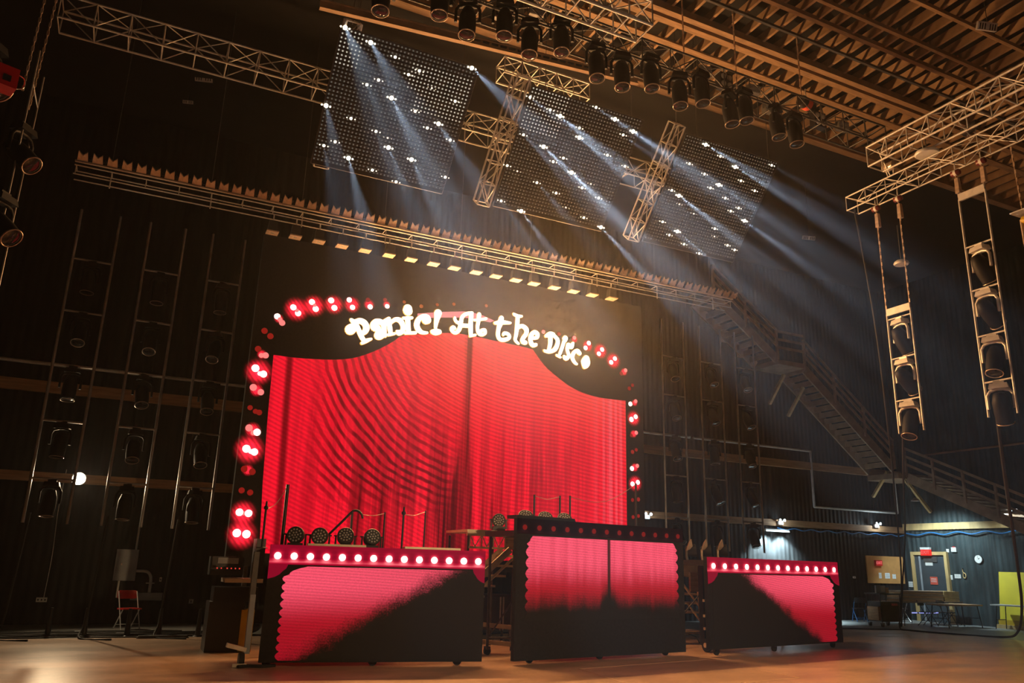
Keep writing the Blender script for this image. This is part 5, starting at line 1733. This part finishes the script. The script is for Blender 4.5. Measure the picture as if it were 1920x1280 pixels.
# blue cable clipped under the beams
pts = []
for i in range(9):
    x = 21.0 + i * .82
    pts += [(x, WY - .14, 3.12), (x + .41, WY - .14, 3.06)]
cable('blue_cable', 'dark blue cable looping under the back wall beam toward the corner', pts, .02, 'blue_cable')
pts = []
for i in range(5):
    y = WY - .2 - i * 1.1
    pts += [(WX - .14, y, 3.2), (WX - .14, y - .55, 3.11)]
cable('blue_cable', 'bright blue cable looping under the right wall beam', pts, .025, 'blue_cable')

# ================================================================== tables, chairs and cart at the right
def folding_table(label, loc, size, h, top, rz=0):
    t = thing('folding_table', label, 'table', loc, Matrix.Rotation(rz, 3, 'Z'))
    L_, D_ = size
    MB().bbox((-L_ / 2, -D_ / 2, h - .04), (L_ / 2, D_ / 2, h)).build('tabletop', top, t)
    MB().bbox((-L_ / 2, -D_ / 2 - .004, h - .045), (L_ / 2, -D_ / 2, h + .002)).build('edge_band', top, t)
    for sx in (-1, 1):
        for sy in (-1, 1):
            rod('leg', (sx * L_ * .40, sy * D_ * .38, h - .04), (sx * L_ * .45, sy * D_ * .45, 0), .016, 'black_metal', t)
        rod('leg_bar', (sx * L_ * .43, -D_ * .4, .3), (sx * L_ * .43, D_ * .4, .3), .012, 'black_metal', t)
    return t


folding_table('wooden folding table nearest the camera in the right corner', (25.6, 18.55, 0), (2.0, .7), .74, 'girt_wood', .05)
folding_table('folding table under the stack of boards', (25.6, 19.75, 0), (3.2, .75), .78, 'plywood')
folding_table('pale long folding table in front of the yellow panel', (26.85, 17.05, 0), (1.8, .6), .78, 'pale_pipe', PI / 2)
t = thing('board_stack', 'stack of brown boards lying on the far folding table', 'stack', (24.2, 19.45, .78))
for i in range(6):
    MB().bbox((0 + i * .006, 0, i * .058), (2.1 + (i % 2) * .02, .6, i * .058 + .05)).build('board', 'plywood' if i % 2 else 'girt_wood', t)
    MB().bbox((2.16, 0, i * .058), (2.95, .6, i * .058 + .05)).build('board', 'frame_wood', t)
for i, (x, y, rz, lab, frm) in enumerate(((1592, 1163, 2.6, 'folding chair with a blue frame just right of the right riser', 'blue_frame'), (1617, 1161, 3.3, 'black folding chair left of the dark cart', 'chrome'), (1741, 1173, .2, 'black folding chair tucked under the near end of the wooden table', 'black_metal'),
                                          (1800, 1170, .1, 'black folding chair under the middle of the wooden table', 'black_metal'), (1640, 1160, 2.9, 'black folding chair half hidden behind the dark cart', 'chrome'))):
    P = atZ(x, y) if i != 3 else Vector((25.9, 19.1, 0))
    folding_chair(lab, (P.x, min(P.y, 21.2), 0), rz, 'black_plastic', frm, group='folding chairs at the right')
P = atZ(1661, 1174)
t = thing('tool_cart', 'dark wheeled cart with an orange label in front of the tan board', 'cart', (P.x, P.y, 0))
MB().bbox((-.42, -.25, .16), (.42, .3, .78)).build('body', 'black_plastic', t)
MB().bbox((-.42, -.27, .2), (.42, -.25, .7)).build('front_door', 'black_metal', t)
MB().bbox((0.02, -.285, .66), (.3, -.27, .73)).build('label_plate', 'red_paper', t)
MB().bbox((-.55, -.22, .2), (-.43, .2, .62)).build('side_pad', 'girt_wood', t)
MB().bbox((-.5, -.3, 1.0), (.5, .32, 1.04)).build('top_shelf', 'black_metal', t)
for sx in (-.46, .46):
    for sy in (-.26, .28):
        rod('upright', (sx, sy, .14), (sx, sy, 1.0), .016, 'black_metal', t)
        caster(t, (sx * .9, sy * .9, 0), .06)
mo = MB().bbox((-.36, -.05, 1.04), (.08, 0, 1.28)).build('monitor', 'grey_paint', t)
MB().bbox((-.14, -.054, 1.08), (.06, -.05, 1.26)).build('screen_face', 'white_plastic', mo)
MB().bbox((.12, -.05, 1.04), (.24, .05, 1.22)).build('box', 'girt_wood', t)
for i, (x, y) in enumerate(((1750, 1148),)):
    P = atY(x, y, 20.4)
    t = thing('led_strip', 'thin blue-white lit strip in the shadow under the tables', 'light strip', (P.x - 1.2, 20.35, .35))
    MB().bbox((-.05, 0, -.03), (1.5, .05, .03)).build('channel', 'dark_steel', t)
    for k in range(4):
        MB().bbox((k * .37, -.01, -.015), (k * .37 + .28, 0, .015)).build('diode_bar', 'screen_blue', t)
    for k in (0, 1.4):
        rod('stand', (k, .03, -.35), (k, .03, 0), .012, 'dark_steel', t)

# long cables at the right
A = W((RX, t_a.y - .05, z2 - .1))
E_ = atZ(1687, 1180)
cable('drop_cable', 'long cable dropping from the low truss to the floor left of the dark cart', [A, atX(1640, 600, RX), atX(1665, 800, RX + 1), atX(1677, 920, RX + 3), atX(1690, 1080, 19.5), (E_.x, E_.y, .1), (E_.x - .3, E_.y - .3, .03), (E_.x - 2.5, E_.y + .4, .03)], .022)
B0 = atX(1870, 782, RX)
cable('drop_cable', 'black cable hanging from the taller hung ladder and curling along the floor', [B0, atX(1888, 920, RX + 1), atX(1908, 1060, RX + 4), atX(1916, 1140, 19), atX(1908, 1185, 21.5) * 1.0, tuple(atZ(1880, 1196)[:2]) + (.03,), tuple(atZ(1780, 1190)[:2]) + (.03,), tuple(atZ(1690, 1182)[:2]) + (.03,)], .03)
C0 = atX(1693, 814, RX)
cable('drop_cable', 'thin cable hanging from the foot of the shorter hung ladder', [C0, atX(1694, 900, RX + 2), atX(1697, 1000, RX + 6), atX(1692, 1100, 20.5), tuple(atZ(1690, 1176)[:2]) + (.03,)], .02)

# ================================================================== haze in the air of the hall: thin everywhere, a plume of smoke hanging before the screen and under the lamp panels
m, nt, out = new_mat('haze')
k = NT(nt)
p = k.pos()


def blob(c, r):
    d = [k.m('POWER', k.m('DIVIDE', k.m('SUBTRACT', p[i], c[i]), r[i]), 2.0) for i in range(3)]
    s_ = k.m('ADD', k.m('ADD', d[0], d[1]), d[2])
    return k.m('POWER', 2.71828, k.m('MULTIPLY', s_, -1.0))


den = k.m('ADD', HAZE_DENSITY, k.m('MULTIPLY', blob(PLUME_AT, PLUME_SIZE), PLUME_DENSITY))
v = nt.nodes.new('ShaderNodeVolumeScatter')
v.inputs['Color'].default_value = (.9, .9, .92, 1)
nt.links.new(den, v.inputs['Density'])
v.inputs['Anisotropy'].default_value = 0.25
nt.links.new(v.outputs[0], out.inputs['Volume'])
MATS['haze'] = m
hz = MB().bbox((X0 - .15, -4.15, -.1), (WX + .15, WY + .15, CEIL + .75)).build('haze', 'haze')
tag(hz, 'thin smoke haze hanging in the air of the hall', 'haze', None, 'stuff')
